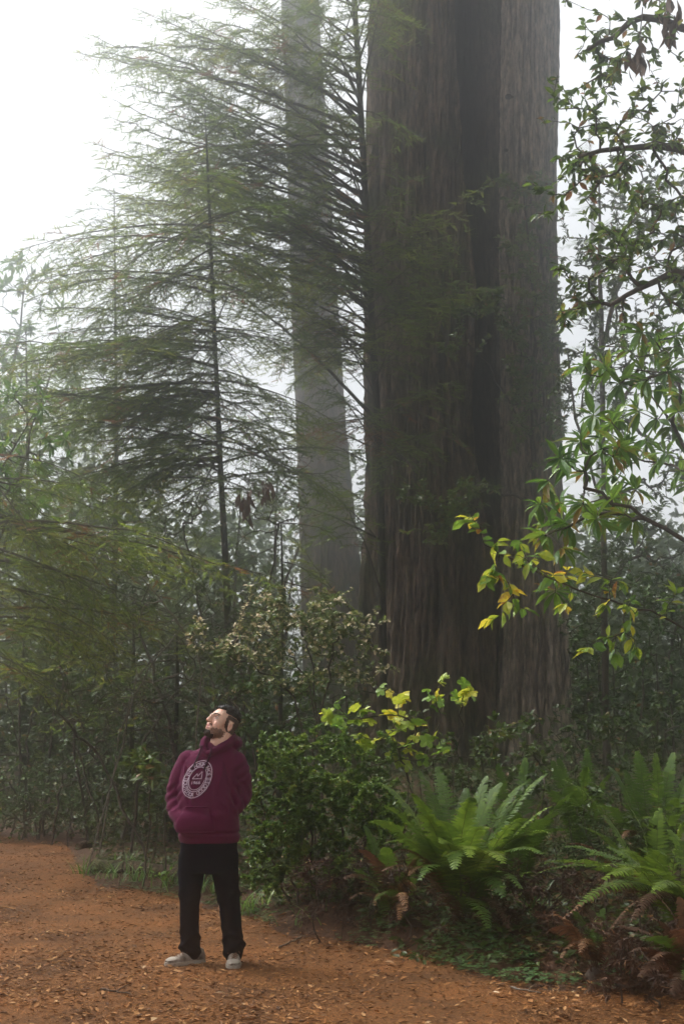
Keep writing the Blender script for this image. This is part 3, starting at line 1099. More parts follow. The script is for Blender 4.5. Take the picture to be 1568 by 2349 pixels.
def shrub(name, label, cat, base, stems, tips, g, leaf=None, wood=None, rt=.0026, rmax=.03, step=.10, jit=.12, group=None, sag=0., pw=.5, bole=None):
    """leaf: dict(mat, n, size, width, tint, spread, small, droop, whorl)"""
    root = thing(name, base, label, cat, group)
    A, chains, flow, ns = grow(stems, tips, g, step, jit, sag=sag)
    rad = np.minimum(rmax, rt * flow ** pw)
    wb = MB()
    stem_n = 0
    for k, c in enumerate(chains):
        pts = A[c]
        if len(c) < 2: continue
        r = rad[c].copy()
        if k >= ns: r[0] = min(r[0], r[1] * 1.15)
        if k < ns and leaf is None:
            wb.tube(pts, np.maximum(r * .8, rt * 1.5), 6, 1, .4)
        elif k < ns:
            sb = MB()
            if bole and k == 0:                          # the standing trunk itself, tapering upward
                r = np.linspace(bole, bole * .55, len(c)) / .8
            elif bole:
                r = np.maximum(r, np.linspace(bole * .42, bole * .12, len(c)))
            sb.tube(pts, np.maximum(r * .8, rt * 1.5), 8, 0, .4)
            sb.build('stem', wood or M_TWIG, root)
        else:
            wb.tube(pts, r, 5 if r[0] > .008 else 3, 1, .4, cap=False)
    mats = [M_LEAF, wood or M_TWIG]
    for lf in ([leaf] if isinstance(leaf, dict) else (leaf or [])):
        mi = 0
        if lf.get('mat') is not None:
            mats[0] = lf['mat']
        pos, dd, whn = [], [], []
        for c in chains[ns:]:
            pts = A[c]
            e = pts[-1]
            ax_ = unit(pts[-1] - pts[-2])
            nl = lf['n']
            if lf.get('whorl'):
                az = np.arange(nl) * 2.399 + g.random() * 6
                ref = unit(np.cross(ax_, UP) + 1e-4)
                rb = np.cross(ref, ax_)
                sp = lf.get('spread', 1.3)
                rr = ref * np.cos(az)[:, None] + rb * np.sin(az)[:, None]
                d = ax_ * (.45 + .4 * g.random((nl, 1))) + rr * sp
                d[:, 2] -= lf.get('droop', 0) * (.4 + g.random(nl))
                pos.append(np.repeat(e[None], nl, 0) - ax_ * (g.random((nl, 1)) * .03))
                dd.append(d)
            else:
                u = g.random(nl) ** .7
                L = np.linalg.norm(pts[-1] - pts[0])
                q = pts[0] + (e - pts[0]) * u[:, None]
                i = np.clip((u * (len(pts) - 1)), 0, len(pts) - 1.001)
                i0 = i.astype(int)
                q = pts[i0] + (pts[i0 + 1] - pts[i0]) * (i - i0)[:, None]
                s_ = g.normal(0, 1, (nl, 3)); s_[:, 2] *= .5
                d = ax_ * .5 + unit(s_) * lf.get('spread', .9)
                d[:, 2] -= lf.get('droop', 0)
                pos.append(q)
                dd.append(d)
        pos = np.concatenate(pos); dd = np.concatenate(dd)
        N = len(pos)
        sz = lf['size'] * (.6 + .7 * g.random(N))
        # clumps of lighter and darker foliage
        cl = fbm(pos * lf.get('cf', 2.0), 2, 77)
        ti = np.clip(lf.get('tint', .45) + (cl - .5) * .7 + g.normal(0, lf.get('tv', .12), N), 0, lf.get('tmax', .9))
        odd = g.random(N) < lf.get('odd', .02)
        ti = np.where(odd, .93 + .07 * g.random(N), ti)
        place(wb, pos, dd, sz, lf.get('width', .42) * (.85 + .3 * g.random(N)), g, 0, ti, up=lf.get('up', 1.), jit=lf.get('jit', .5), small=lf.get('small', False), lob=lf.get('lob', False))
    wb.build('foliage' if leaf else 'twigwork', mats, root)
    return root


def stem_path(pts, n=14, wob=.02, g=rng):
    pts = np.array(pts, float)
    s = np.linspace(0, len(pts) - 1, n)
    q = np.stack([np.interp(s, np.arange(len(pts)), pts[:, k]) for k in range(3)], -1)
    for _ in range(2):
        q[1:-1] = (q[:-2] + 2 * q[1:-1] + q[2:]) / 4
    q[1:-1] += g.normal(0, wob, (n - 2, 3))
    return q


def onground(px, Y, dz=-.03):
    p = P(px, 1500, Y)
    p[2] = float(gz(p[0], p[1])) + dz
    return p


def inbox(g, px0, px1, py0, py1, Y0, Y1, n, clump=0, cr=.12):
    """points filling a block of the place given by its outline and depth range"""
    if clump:
        c = np.stack([g.random(clump), g.random(clump), g.random(clump)], -1)
        q = c[g.integers(0, clump, n)] + g.normal(0, cr, (n, 3))
    else:
        q = g.random((n, 3))
    px = px0 + (px1 - px0) * q[:, 0]; py = py0 + (py1 - py0) * q[:, 1]; Y_ = Y0 + (Y1 - Y0) * q[:, 2]
    out = np.array([P(a, b, c_) for a, b, c_ in zip(px, py, Y_)])
    gzv = gz(out[:, 0], out[:, 1])
    out[:, 2] = np.maximum(out[:, 2], gzv + .05)
    return out


# --- tan-leaved huckleberry in the middle, pale dry leaves on a spreading crown
g = np.random.default_rng(101)
b = onground(725, 14.0)
stems = [stem_path([b, P(735, 1640, 14), P(700, 1540, 14.1), P(600, 1450, 14)], g=g), stem_path([b + [.05, 0, 0], P(738, 1600, 13.9), P(765, 1480, 13.8), P(790, 1440, 13.8)], g=g),
         stem_path([b + [-.05, .02, 0], P(690, 1620, 14.2), P(640, 1560, 14.3), P(520, 1500, 14.2)], g=g), stem_path([b + [.02, .05, 0], P(728, 1560, 14.2), P(690, 1430, 14.3)], g=g)]
tips = np.concatenate([inbox(g, 440, 560, 1420, 1500, 13.5, 14.6, 45, 8, .15), inbox(g, 560, 760, 1365, 1500, 13.4, 14.7, 150, 16, .12), inbox(g, 720, 860, 1400, 1500, 13.4, 14.6, 80, 10, .15), inbox(g, 500, 820, 1480, 1600, 13.4, 14.6, 80, 14, .12)])
shrub('tan_huckleberry', 'airy shrub of small tan and cream leaves in front of the leaning far trunk', 'shrub', b, stems, tips, g,
      dict(mat=M_TANLEAF, n=20, size=.055, width=.55, tint=.38, odd=.11, spread=1.0, tmax=.85, tv=.22, up=1.5), M_TWIG, .0016, .022, pw=.45)

# --- dense small-leaved evergreen bush right behind the man
g = np.random.default_rng(102)
b = onground(740, 11.9)
stems = [stem_path([b + [dx, dy, 0], P(px, 1900, 11.9), P(px2, 1760, 11.8)], g=g) for dx, dy, px, px2 in [(-.2, 0, 650, 620), (-.05, .1, 720, 700), (.1, 0, 790, 790), (.2, .1, 850, 870), (-.25, .05, 610, 585)]]
tips = np.concatenate([inbox(g, 575, 730, 1700, 1960, 11.3, 12.4, 330, 36, .10), inbox(g, 640, 900, 1690, 1900, 11.5, 12.8, 330, 36, .10), inbox(g, 740, 930, 1800, 2010, 11.2, 12.4, 190, 24, .1), inbox(g, 570, 780, 1900, 2040, 11.3, 12.2, 150, 20, .1)])
shrub('evergreen_bush', 'dense dark green small leaved bush right behind the man', 'shrub', b, stems, tips, g,
      dict(mat=M_BUSH, n=85, size=.034, width=.6, tint=.55, small=True, spread=1.0, odd=.015, cf=5, tv=.16), M_TWIG, .0016, .012, jit=.15, pw=.4)

# --- the lobed yellow-green plant between bush and giant
g = np.random.default_rng(103)
b = onground(985, 12.6)
lob_tips = [(770, 1610), (745, 1640), (800, 1650), (770, 1660), (830, 1690), (890, 1640), (915, 1600), (930, 1640), (905, 1660), (945, 1700), (1010, 1560), (985, 1580), (1000, 1610), (1030, 1590), (1070, 1575), (1075, 1590), (950, 1660), (985, 1690), (870, 1700), (910, 1740), (1030, 1725), (820, 1620), (860, 1580), (960, 1730)]
tips = np.array([P(a, c, 12.2 + .5 * g.random()) for a, c in lob_tips])
stems = [stem_path([b, P(1000, 1780, 12.5), P(1010, 1640, 12.4)], g=g), stem_path([b + [-.05, 0, 0], P(940, 1790, 12.5), P(900, 1700, 12.4)], g=g), stem_path([b + [.08, 0, 0], P(1050, 1750, 12.6), P(1060, 1620, 12.5)], g=g)]
shrub('lobed_leaf_plant', 'lanky plant with big lobed yellow and green leaves at the foot of the giant', 'shrub', b, stems, tips, g,
      dict(mat=M_YELLOW, n=4, size=.135, width=1.1, tint=.42, lob=True, spread=.9, up=.8, jit=.45, odd=0, tmax=.88, tv=.22, droop=.15), M_TWIG, .003, .012)

# --- bright rhododendron boughs hanging in from the right
g = np.random.default_rng(104)
RY = 10.2
b = onground(1790, RY)
st = [stem_path([b, P(1760, 1500, RY), P(1700, 1250, RY), P(1560, 1000, RY - .1), P(1480, 880, RY)], 18, g=g), stem_path([b + [.05, .05, 0], P(1770, 1600, RY), P(1690, 1330, RY - .2), P(1480, 1180, RY - .2), P(1340, 1120, RY - .2)], 18, g=g),
      stem_path([b + [0, .1, 0], P(1760, 1450, RY + .1), P(1660, 1120, RY + .2), P(1520, 800, RY + .2)], 18, g=g)]
rh = [(1440, 800), (1500, 790), (1390, 850), (1420, 880), (1350, 860), (1550, 770), (1470, 850), (1330, 1010), (1300, 1060), (1250, 1110), (1280, 1150), (1340, 1080), (1380, 1030), (1400, 1090), (1440, 1020), (1400, 1140), (1340, 1160), (1300, 1210), (1460, 1120), (1500, 1060), (1540, 980), (1560, 1080), (1500, 960), (1420, 960), (1560, 900), (1370, 1190), (1290, 1260), (1250, 1230), (1430, 1180), (1520, 880), (1360, 950)]
tips = np.array([P(a, c, RY + g.normal(0, .35)) for a, c in rh] + [P(a + g.normal(10, 38), c + g.normal(15, 38), RY + g.normal(0, .45)) for a, c in rh])
shrub('rhododendron', 'rhododendron with bright green whorls of long leaves reaching in from the right', 'shrub', b, st, tips, g,
      dict(mat=M_BRIGHT, n=11, size=.175, width=.27, tint=.55, whorl=True, spread=1.5, droop=.55, odd=.05, tv=.2, jit=.35), M_TWIG, .004, .02, jit=.2)

# --- dark leafy boughs of a tree whose trunk stands outside the right edge
g = np.random.default_rng(105)
TY = 9.6
b = onground(1960, TY)
st = [stem_path([b, P(1940, 1000, TY), P(1900, 200, TY), P(1850, -500, TY)], 18, .01, g=g),
      stem_path([P(1905, 300, TY), P(1700, 120, TY), P(1480, 30, TY), P(1340, 120, TY)], 14, g=g), stem_path([P(1910, 500, TY), P(1720, 380, TY), P(1520, 330, TY + .1), P(1330, 360, TY)], 14, g=g),
      stem_path([P(1925, 800, TY), P(1740, 650, TY), P(1560, 620, TY), P(1400, 700, TY)], 14, g=g), stem_path([P(1890, 100, TY), P(1720, -60, TY), P(1560, -120, TY)], 12, g=g)]
tips = np.concatenate([inbox(g, 1270, 1400, 90, 330, 9.1, 10.2, 30, 16, .2), inbox(g, 1380, 1600, -40, 260, 9.1, 10.2, 60, 26, .2), inbox(g, 1280, 1460, 300, 560, 9.1, 10.3, 56, 24, .2), inbox(g, 1420, 1640, 250, 560, 9.1, 10.3, 80, 30, .2), inbox(g, 1380, 1640, 520, 780, 9.1, 10.3, 70, 26, .2), inbox(g, 1290, 1420, 600, 720, 9.3, 10, 14, 5, .12)])
shrub('overhanging_broadleaf_tree', 'broadleaf tree overhanging the top right corner with dark leathery oval leaves', 'tree', b, st, tips, g,
      dict(mat=M_OAK, n=9, size=.076, width=.42, tint=.42, spread=.9, odd=.06, tv=.2, droop=.25, jit=.7), M_TWIG, .0028, .11, jit=.2, bole=.15)

# --- thin bough with yellowing oval leaves across the trunk
g = np.random.default_rng(106)
YY = 9.7
b = onground(1850, YY)
st = [stem_path([b, P(1800, 1600, YY), P(1640, 1480, YY), P(1500, 1405, YY), P(1390, 1375, YY), P(1290, 1340, YY), P(1180, 1290, YY), P(1110, 1250, YY)], 26, .006, g=g)]
yt = [(1050, 1195), (1080, 1185), (1100, 1210), (1140, 1240), (1130, 1270), (1190, 1240), (1200, 1265), (1215, 1290), (1130, 1310), (1150, 1330), (1110, 1330), (1170, 1350), (1180, 1380), (1150, 1410), (1120, 1420), (1210, 1400), (1290, 1390), (1300, 1300), (1330, 1310), (1290, 1320), (1250, 1260), (1350, 1320), (1400, 1330), (1430, 1340), (1450, 1360), (1440, 1390), (1530, 1390), (1550, 1360), (1370, 1460), (1430, 1450), (1460, 1490), (1410, 1500), (1340, 1480), (1380, 1400)]
tips = np.array([P(a, c, YY + g.normal(0, .15)) for a, c in yt])
shrub('yellowing_bough', 'thin arching shrub with yellow and lime oval leaves in front of the giant trunk', 'shrub', b, st, tips, g,
      dict(mat=M_YELLOW, n=6, size=.104, width=.5, tint=.46, spread=.75, droop=.35, odd=.025, tv=.26, tmax=.93, jit=.5), M_TWIG, .0024, .012, jit=.15, pw=.4)

# --- fogged shrub-tree behind on the right with a thin straight trunk
g = np.random.default_rng(107)
b = onground(1384, 19)
st = [stem_path([b, P(1384, 1450, 19), P(1380, 900, 19), P(1372, 400, 19)], 24, .01, g=g), stem_path([P(1382, 1000, 19), P(1450, 880, 19), P(1520, 700, 19)], 10, g=g), stem_path([P(1381, 1150, 19), P(1320, 980, 19), P(1300, 800, 19)], 10, g=g), stem_path([P(1380, 800, 19), P(1420, 650, 19), P(1480, 520, 19)], 10, g=g)]
tips = np.concatenate([inbox(g, 1285, 1420, 470, 900, 18, 20, 190, 36, .1), inbox(g, 1400, 1600, 330, 900, 18, 20.5, 240, 44, .1), inbox(g, 1290, 1600, 880, 1400, 18, 20.5, 240, 40, .1)])
shrub('bay_tree', 'slim grey trunked broadleaf tree in thin fog right of the giant', 'tree', b, st, tips, g,
      dict(mat=M_LEAF, n=11, size=.088, width=.38, tint=.45, spread=1., odd=.01, droop=.1), M_TWIG, .0035, .075, jit=.2)

# --- climbing small-leaved growth on the giant's right stem
g = np.random.default_rng(108)
b = onground(1228, 24.2)
st = [stem_path([b, P(1235, 1300, 24.3), P(1215, 1000, 24.4), P(1225, 700, 24.4), P(1200, 430, 24.4)], 26, .02, g=g), stem_path([P(1215, 1000, 24.4), P(1130, 850, 24.2), P(1060, 770, 24)], 10, g=g), stem_path([P(1220, 1150, 24.3), P(1100, 1120, 24), P(990, 1180, 23.8)], 12, g=g)]
tips = np.concatenate([inbox(g, 1140, 1280, 600, 1000, 23.6, 24.6, 170, 24, .10), inbox(g, 1150, 1270, 420, 640, 23.8, 24.6, 60, 10, .1), inbox(g, 1040, 1150, 640, 800, 23.4, 24.3, 40, 8, .1), inbox(g, 920, 1140, 1080, 1230, 23.2, 24.2, 80, 12, .12), inbox(g, 1120, 1280, 420, 480, 23.8, 24.4, 20, 5, .1)])
shrub('climbing_huckleberry', 'tall huckleberry growing up against the giant redwood second stem', 'shrub', b, st, tips, g,
      dict(mat=M_SMALL, n=22, size=.11, width=.42, tint=.80, spread=1., odd=.08, tv=.2), M_TWIG, .003, .03, jit=.2)

# --- left rhododendrons, near bright and far pale
g = np.random.default_rng(109)
b = onground(-120, 16.5)
st = [stem_path([b, P(-80, 1400, 16.5), P(40, 1150, 16.3)], g=g), stem_path([b + [.1, 0, 0], P(-20, 1350, 16.6), P(40, 1120, 16.5), P(80, 960, 16.8)], g=g), stem_path([b, P(-60, 1200, 16.7), P(60, 980, 16.6)], g=g)]
tips = np.concatenate([inbox(g, -60, 170, 1040, 1240, 15.8, 17.2, 44, 14, .12), inbox(g, -40, 150, 880, 1060, 16, 17.4, 30, 10, .12)])
shrub('left_rhododendron', 'pale green rhododendron lit by fog at the left frame edge', 'shrub', b, st, tips, g,
      dict(mat=M_BRIGHT, n=9, size=.135, width=.28, tint=.5, whorl=True, spread=1.3, droop=.35, odd=.03, tv=.15, jit=.4), M_TWIG, .004, .03, jit=.2)
g = np.random.default_rng(110)
b = onground(-40, 34)
st = [stem_path([b, P(-20, 1100, 34), P(40, 800, 34), P(60, 640, 34)], g=g), stem_path([b, P(40, 1100, 34), P(120, 850, 34)], g=g)]
tips = np.concatenate([inbox(g, 0, 150, 590, 860, 33, 35, 50, 14, .1), inbox(g, -50, 260, 800, 1150, 33, 35, 90, 20, .1)])
shrub('fogged_rhododendron', 'almost white rhododendron ghost in the fog behind the left hemlock', 'shrub', b, st, tips, g,
      dict(mat=M_BRIGHT, n=9, size=.26, width=.3, tint=.6, whorl=True, spread=1.3, droop=.3, odd=.0), M_TWIG, .006, .05, jit=.2)

# --- the dark thicket behind the path: leaning stems, bare twigs, few leaves
thk = [
    (111, 20.2, 60, [[(60, 1850), (70, 1640), (140, 1500)], [(90, 1850), (30, 1650), (-20, 1480)]], (-80, 260, 1380, 1760), 150, 'tangled dark leaved shrub at the far left of the thicket', 6, .07),
    (112, 18.2, 210, [[(210, 1840), (175, 1720), (150, 1560), (110, 1420)], [(240, 1850), (190, 1740), (120, 1640)]], (20, 330, 1280, 1700), 150, 'twiggy shrub with a leaning dark stem left of the bright sapling', 4, .06),
    (113, 16.2, 300, [[(345, 1850), (250, 1760), (180, 1690), (100, 1600)], [(300, 1840), (330, 1700), (420, 1560)]], (120, 480, 1420, 1760), 170, 'crooked bare shrub leaning left over the shady path margin', 3, .06),
    (114, 17.0, 430, [[(430, 1840), (400, 1700), (360, 1560), (300, 1400)], [(440, 1840), (470, 1680), (540, 1500)]], (240, 600, 1260, 1640), 200, 'many stemmed twiggy shrub left of the man head', 4, .055),
    (115, 15.0, 610, [[(620, 1850), (585, 1730), (545, 1630), (500, 1520)], [(640, 1850), (660, 1700), (700, 1560)]], (470, 720, 1500, 1720), 130, 'shrub with a thick slanting stem just right of the man head', 7, .08),
    (116, 18.6, 560, [[(560, 1820), (555, 1600), (610, 1400), (640, 1200)], [(570, 1820), (500, 1600), (460, 1380), (420, 1200)]], (380, 700, 1050, 1560), 230, 'tall bare twigged shrub behind the hemlock trunk', 3, .06),
    (117, 20.6, 100, [[(100, 1820), (130, 1600), (200, 1380), (260, 1200)], [(60, 1820), (40, 1560), (90, 1300)]], (-40, 420, 1080, 1560), 240, 'tall tangled twiggy shrub behind the low left hemlock', 4, .06),
]
for sd_, Y_, px, stp, (x0, x1, y0, y1), nt_, lab, nl, ls in thk:
    g = np.random.default_rng(sd_)
    b = onground(px, Y_)
    st = []
    for s in stp:
        pp = [P(a, c, Y_ + .25 * (k - 1) * g.normal(0, 1)) for k, (a, c) in enumerate(s)]
        pp[0][2] = float(gz(pp[0][0], pp[0][1])) - .05
        st.append(stem_path(pp, 16, .02, g=g))
    tips = inbox(g, x0, x1, y0, y1, Y_ - 1.1, Y_ + 1.1, int(nt_ * 1.6), nt_ // 6, .10)
    shrub('thicket_shrub', lab, 'shrub', b, st, tips, g, dict(mat=M_SMALL if sd_ % 2 else M_LEAF, n=nl, size=ls, width=.45, tint=.4, spread=1., odd=.05), M_TWIG, .0022, .032, jit=.16, group='shrubs of the dark thicket', step=.10, pw=.45)

# pale dead twigs across the thicket
dead = [((430, 1700), (470, 1500), (330, 1330), 14.8, 'pale bare dead bough slanting across the thicket above the man'), ((230, 1750), (300, 1560), (470, 1390), 17.0, 'long pale dead bough reaching up right from the left thicket'), ((200, 1790), (320, 1560), (420, 1440), 15.4, 'grey dead bough in the dark centre of the thicket')]
dead += [((900, 1640), (960, 1450), (880, 1370), 23.6, 'bare mossy twig bowing across the lower left of the giant trunk'), ((1000, 1600), (1010, 1460), (1060, 1400), 23.8, 'thin bare sapling stem in front of the base of the giant'), ((1180, 1620), (1140, 1200), (1050, 1010), 23.8, 'long bare twig arching over the middle of the giant trunk')]
for k, (a, m_, c, Y_, lab) in enumerate(dead):
    g = np.random.default_rng(130 + k)
    b = P(*a, Y_); b[2] = float(gz(b[0], b[1])) - .02
    st = [stem_path([b, P(*m_, Y_), P(*c, Y_)], 16, .012, g=g)]
    tips = np.concatenate([inbox(g, min(m_[0], c[0]) - 110, max(m_[0], c[0]) + 110, c[1] - 60, m_[1] + 120, Y_ - .5, Y_ + .5, 60 if k < 3 else 16)])
    shrub('dead_bough', lab, 'dead branch', b, st, tips, g, None, M_PALETWIG, .0022, .012, jit=.22, step=.1)

# --- salal and broad undergrowth below the giant and behind the ferns
und = [
    (141, 14.2, 1090, (960, 1200, 1660, 1820), 90, M_LEAF, .075, 'low broad leaved salal between the ferns and the giant trunk', .45),
    (142, 15.5, 1300, (1180, 1420, 1650, 1800), 90, M_LEAF, .075, 'low salal patch in front of the giant right root', .42),
    (143, 16.5, 1480, (1380, 1600, 1600, 1760), 90, M_LEAF, .075, 'dark shrub low at the right behind the upright fern', .4),
    (144, 13.0, 950, (840, 1060, 1700, 1900), 80, M_LEAF, .06, 'shaded leafy shrub behind the left fronds of the big fern', .35),
    (145, 18.0, 330, (250, 420, 1740, 1890), 150, M_LEAF, .085, 'low leafy plant at the base of the thicket left of the man', .45),
    (146, 20.2, 60, (-60, 240, 1750, 1900), 300, M_SMALL, .06, 'low dark ground shrub at the far left edge of the path', .4),
    (147, 19.0, 190, (110, 320, 1660, 1890), 260, M_SMALL, .05, 'rounded very dark shrub in the middle of the thicket base', .3),
    (148, 14.2, 365, (310, 410, 1700, 1870), 40, M_LEAF, .11, 'tall broad leaved sprout close to the man right elbow', .55),
    (149, 19.5, 1360, (1290, 1440, 1330, 1700), 190, M_SMALL, .075, 'twiggy shrub right of the giant root', .4),
    (150, 18.0, 1520, (1430, 1610, 1300, 1700), 220, M_SMALL, .075, 'tangled mossy shrub at the right frame edge', .4),
    (151, 20.0, 780, (690, 850, 1500, 1700), 110, M_SMALL, .06, 'shadowed shrub below the far leaning redwood', .4),
    (153, 19.9, 120, (-40, 300, 1790, 1915), 260, M_SMALL, .06, 'low leafy fringe along the far left path margin', .35),
    (154, 17.6, 350, (240, 480, 1790, 1900), 200, M_LEAF, .06, 'low shaded leaves behind the fallen log', .3),
    (152, 12.2, 1290, (1180, 1400, 1790, 1960), 80, M_LEAF, .06, 'dark leafy filler shrub between the two big ferns', .3),
]
for sd_, Y_, px, (x0, x1, y0, y1), nt_, mt, ls, lab, ti in und:
    g = np.random.default_rng(sd_)
    b = onground(px, Y_)
    st = [stem_path([b + [dx, 0, 0], P(px + dx * 130, (y1 + y0) / 2, Y_ + g.normal(0, .2))], 8, .015, g=g) for dx in (-.35, -.12, .1, .34)]
    for s in st: s[0][2] = float(gz(s[0][0], s[0][1])) - .03
    tips = inbox(g, x0, x1, y0, y1, Y_ - .8, Y_ + .8, nt_, nt_ // 6, .12)
    shrub('undergrowth_shrub', lab, 'shrub', b, st, tips, g, dict(mat=mt, n=9, size=ls, width=.52, tint=ti, spread=1., odd=.03, up=1.3), M_TWIG, .0024, .02, jit=.2, group='low shrubs of the undergrowth')

# --- far bushes in the fog: outlines closing the view between the trunks
fb_ = [(160, 30, 40, 1240, 6, 'fogged bush far behind the left thicket'), (161, 27, 330, 1330, 5, 'fogged bush behind the young hemlock trunk'), (162, 32, 545, 1240, 2.4, 'grey bush far behind between hemlock and leaning redwood'), (163, 52, 830, 1300, 5, 'faint bush between the leaning redwood and the giant'),
       (164, 30, 1390, 1420, 4, 'fogged bush right of the giant behind the slim trunk'), (165, 34, 1560, 1330, 5, 'pale fogged bush at the right frame edge'), (166, 25, 150, 1480, 4, 'deep shadowed bush behind the thicket at left'), (167, 25, 660, 1500, 4, 'deep shadowed bush behind the tan leaved shrub'), (168, 24, 430, 1520, 4, 'dark bush far behind the man head'), (169, 26, 1480, 1520, 4, 'dark bush deep in the right undergrowth')]
for sd_, Y_, px, top, wm, lab in fb_:
    g = np.random.default_rng(sd_)
    b = onground(px, Y_)
    zt = P(px, top, Y_)[2]
    h = zt - b[2]
    st = [stem_path([b + [dx * wm, 0, 0], b + [dx * wm * 1.6, g.normal(0, .3), h * .75]], 8, .05, g=g) for dx in (-.22, -.08, .06, .2)]
    for s in st: s[0][2] = float(gz(s[0][0], s[0][1])) - .05
    tips = ellip(g, b + [0, 0, h * .52], (wm * .5, 1.3, h * .5), 190, .1, 36, .16)
    tips[:, 2] = np.maximum(tips[:, 2], gz(tips[:, 0], tips[:, 1]) + .1)
    shrub('fog_bush', lab, 'shrub', b, st, tips, g, dict(mat=M_LEAF, n=13, size=.15, width=.5, tint=.45, spread=1.1, odd=.01), M_TWIG, .005, .05, jit=.2, group='bushes deep in the fog', step=.3)

# --- hanging dead leaf clusters and lichen
for (px, py, Y_, s_, lab) in [(566, 1160, 15.2, .22, 'dark withered leaf cluster hanging right of the hemlock trunk'), (608, 1130, 15.2, .16, 'smaller withered leaf cluster hanging nearer the leaning redwood'), (1462, 140, 9.5, .16, 'brown withered leaf cluster hanging below the top right boughs'), (1535, 60, 9.4, .2, 'brown dead leaf cluster in the top right corner')]:
    g = np.random.default_rng(int(px))
    p = P(px, py, Y_)
    rt = thing('withered_leaf_cluster', p + [0, 0, s_ * .6], lab, 'dead leaves', 'withered leaf clusters')
    mb = MB()
    n = 22
    q = p + g.normal(0, 1, (n, 3)) * np.array([.16, .16, .3]) * s_ + np.array([0, 0, .35 * s_])
    d = np.array([0, 0, -1.]) + g.normal(0, .25, (n, 3))
    place(mb, q, d, s_ * (.5 + .5 * g.random(n)), .35, g, 0, g.random(n) * (.3 if Y_ > 12 else 1), up=0, jit=1.)
    mb.tube([p + [0, 0, s_ * .2], p + [.02, 0, s_ * 1.2], p + [.05, .02, s_ * 2.6]], .004, 4, 1)
    mb.build('leaves', [M_DEADLEAF, M_TWIG], rt)

# ================================================================== sword ferns
def frond(mb, p0, d0, L, droop, g, width=.11, tint=.45, npair=40, roll=0., curl=.12, droopy=.0, mid=None):
    """one sword-fern frond: arching rachis, two ranks of narrow curved pinnae"""
    n = 26
    t = np.linspace(0, 1, n)
    d0 = unit(d0)
    pts = p0 + d0 * (L * t)[:, None]
    pts[:, 2] -= droop * L * t ** 2.1
    pts += np.cumsum(g.normal(0, .002, (n, 3)), 0)
    tang = unit(np.gradient(pts, axis=0))
    mb.tube(pts, .0035 * (1.15 - t), 4, 1, .4, cap=False)
    side0 = unit(np.cross(d0, UP) + 1e-5)
    u = .10 + .90 * (np.arange(npair) + .5) / npair
    i = u * (n - 1); i0 = np.minimum(i.astype(int), n - 2); f = (i - i0)[:, None]
    q = pts[i0] * (1 - f) + pts[i0 + 1] * f
    tg = tang[i0]
    nrm = unit(np.cross(np.broadcast_to(side0, tg.shape), tg))
    sd = unit(np.cross(tg, nrm))
    sd = sd * math.cos(roll) + nrm * math.sin(roll)
    nrm = unit(np.cross(sd, tg))
    lw = width * np.minimum(1, .45 + u * 2.2) * np.clip((1.03 - u) / .55, 0, 1) ** .75 + .006
    lw = lw * (.9 + .2 * g.random(npair))
    w = L * .9 / npair * .56
    tv = []
    # pinna outline: base eared, tapering, curved forward and drooping
    prof = [(0, .48), (.3, .52), (.65, .36), (1.0, 0.)]
    for s in (-1, 1):
        keep = g.random(npair) > .03
        qq, tt, ss, nn, ll = q[keep], tg[keep], sd[keep] * s, nrm[keep], lw[keep]
        fw = .28 + g.normal(0, .06, len(qq))
        dr = droopy + g.normal(0.10, .07, len(qq))
        V = []
        for (a, b_) in prof:
            base = qq + ss * (ll * a)[:, None] + tt * (ll * (fw * a + curl * a * a))[:, None] - nn * 0 - UP * (ll * dr * a * a)[:, None] + nn * (ll * .10 * a * (1 - a))[:, None]
            if b_ > 0:
                V += [base - tt * (w * b_), base + tt * (w * b_)]
            else:
                V += [base]
        V = np.stack(V, 1)
        m = len(qq)
        F4 = np.array([(0, 1, 3, 2), (2, 3, 5, 4)])
        F3 = np.array([(4, 5, 6)])
        if s > 0:
            F4 = F4[:, ::-1]; F3 = F3[:, ::-1]
        off = (np.arange(m) * 7)[:, None, None]
        ti = np.clip(tint + g.normal(0, .07, m), 0, 1)
        n0 = mb.n
        mb.add(V.reshape(-1, 3), (F4[None] + off).reshape(-1, 4), 0, np.repeat(ti, 2))
        F = (F3[None] + off).reshape(-1, 3) + n0
        mb.f.setdefault(3, []).append((F, np.zeros(m, np.int32), ti, np.zeros(m, bool)))


def fern(px, Y, label, fr, g, hz=.12, group='sword ferns beside the path'):
    """fr: list of (tip px, tip py, tip Y, droop, width, kind, tint)"""
    b = onground(px, Y, -.02)
    rt = thing('sword_fern', b, label, 'fern', group)
    mb = MB()
    th = np.linspace(0, 2 * np.pi, 9)[:-1]
    V = np.array([[(b[0] + r * math.cos(a), b[1] + r * math.sin(a), b[2] + z) for a in th] for r, z in ((.07, -.03), (.06, .03), (.035, .06), (.006, .07))])
    mb.grid(V, 0, .4, True, wrap=True)
    mb.build('crown_base', M_TWIG, rt)
    for (tx, ty, tY, dr, w, kind, ti) in fr:
        e = P(tx, ty, tY)
        o = b + np.array([g.normal(0, .04), g.normal(0, .04), .055])
        v = e - o
        L = np.linalg.norm(v)
        dr = dr * 1.35 + .04
        v[2] += dr * L
        mb = MB()
        dead = kind == 'dead'
        frond(mb, o, v, np.linalg.norm(v), dr * L / np.linalg.norm(v), g, w * (.72 if dead else 1), ti, int(9 + 27 * L), roll=g.normal(0, .25), droopy=.22 if dead else .08)
        f = mb.build('frond', [M_DEADFERN if dead else M_FERN, M_DEADFERN if dead else M_TWIG], rt)
        if dead: f['label'] = 'withered brown frond'
    return rt


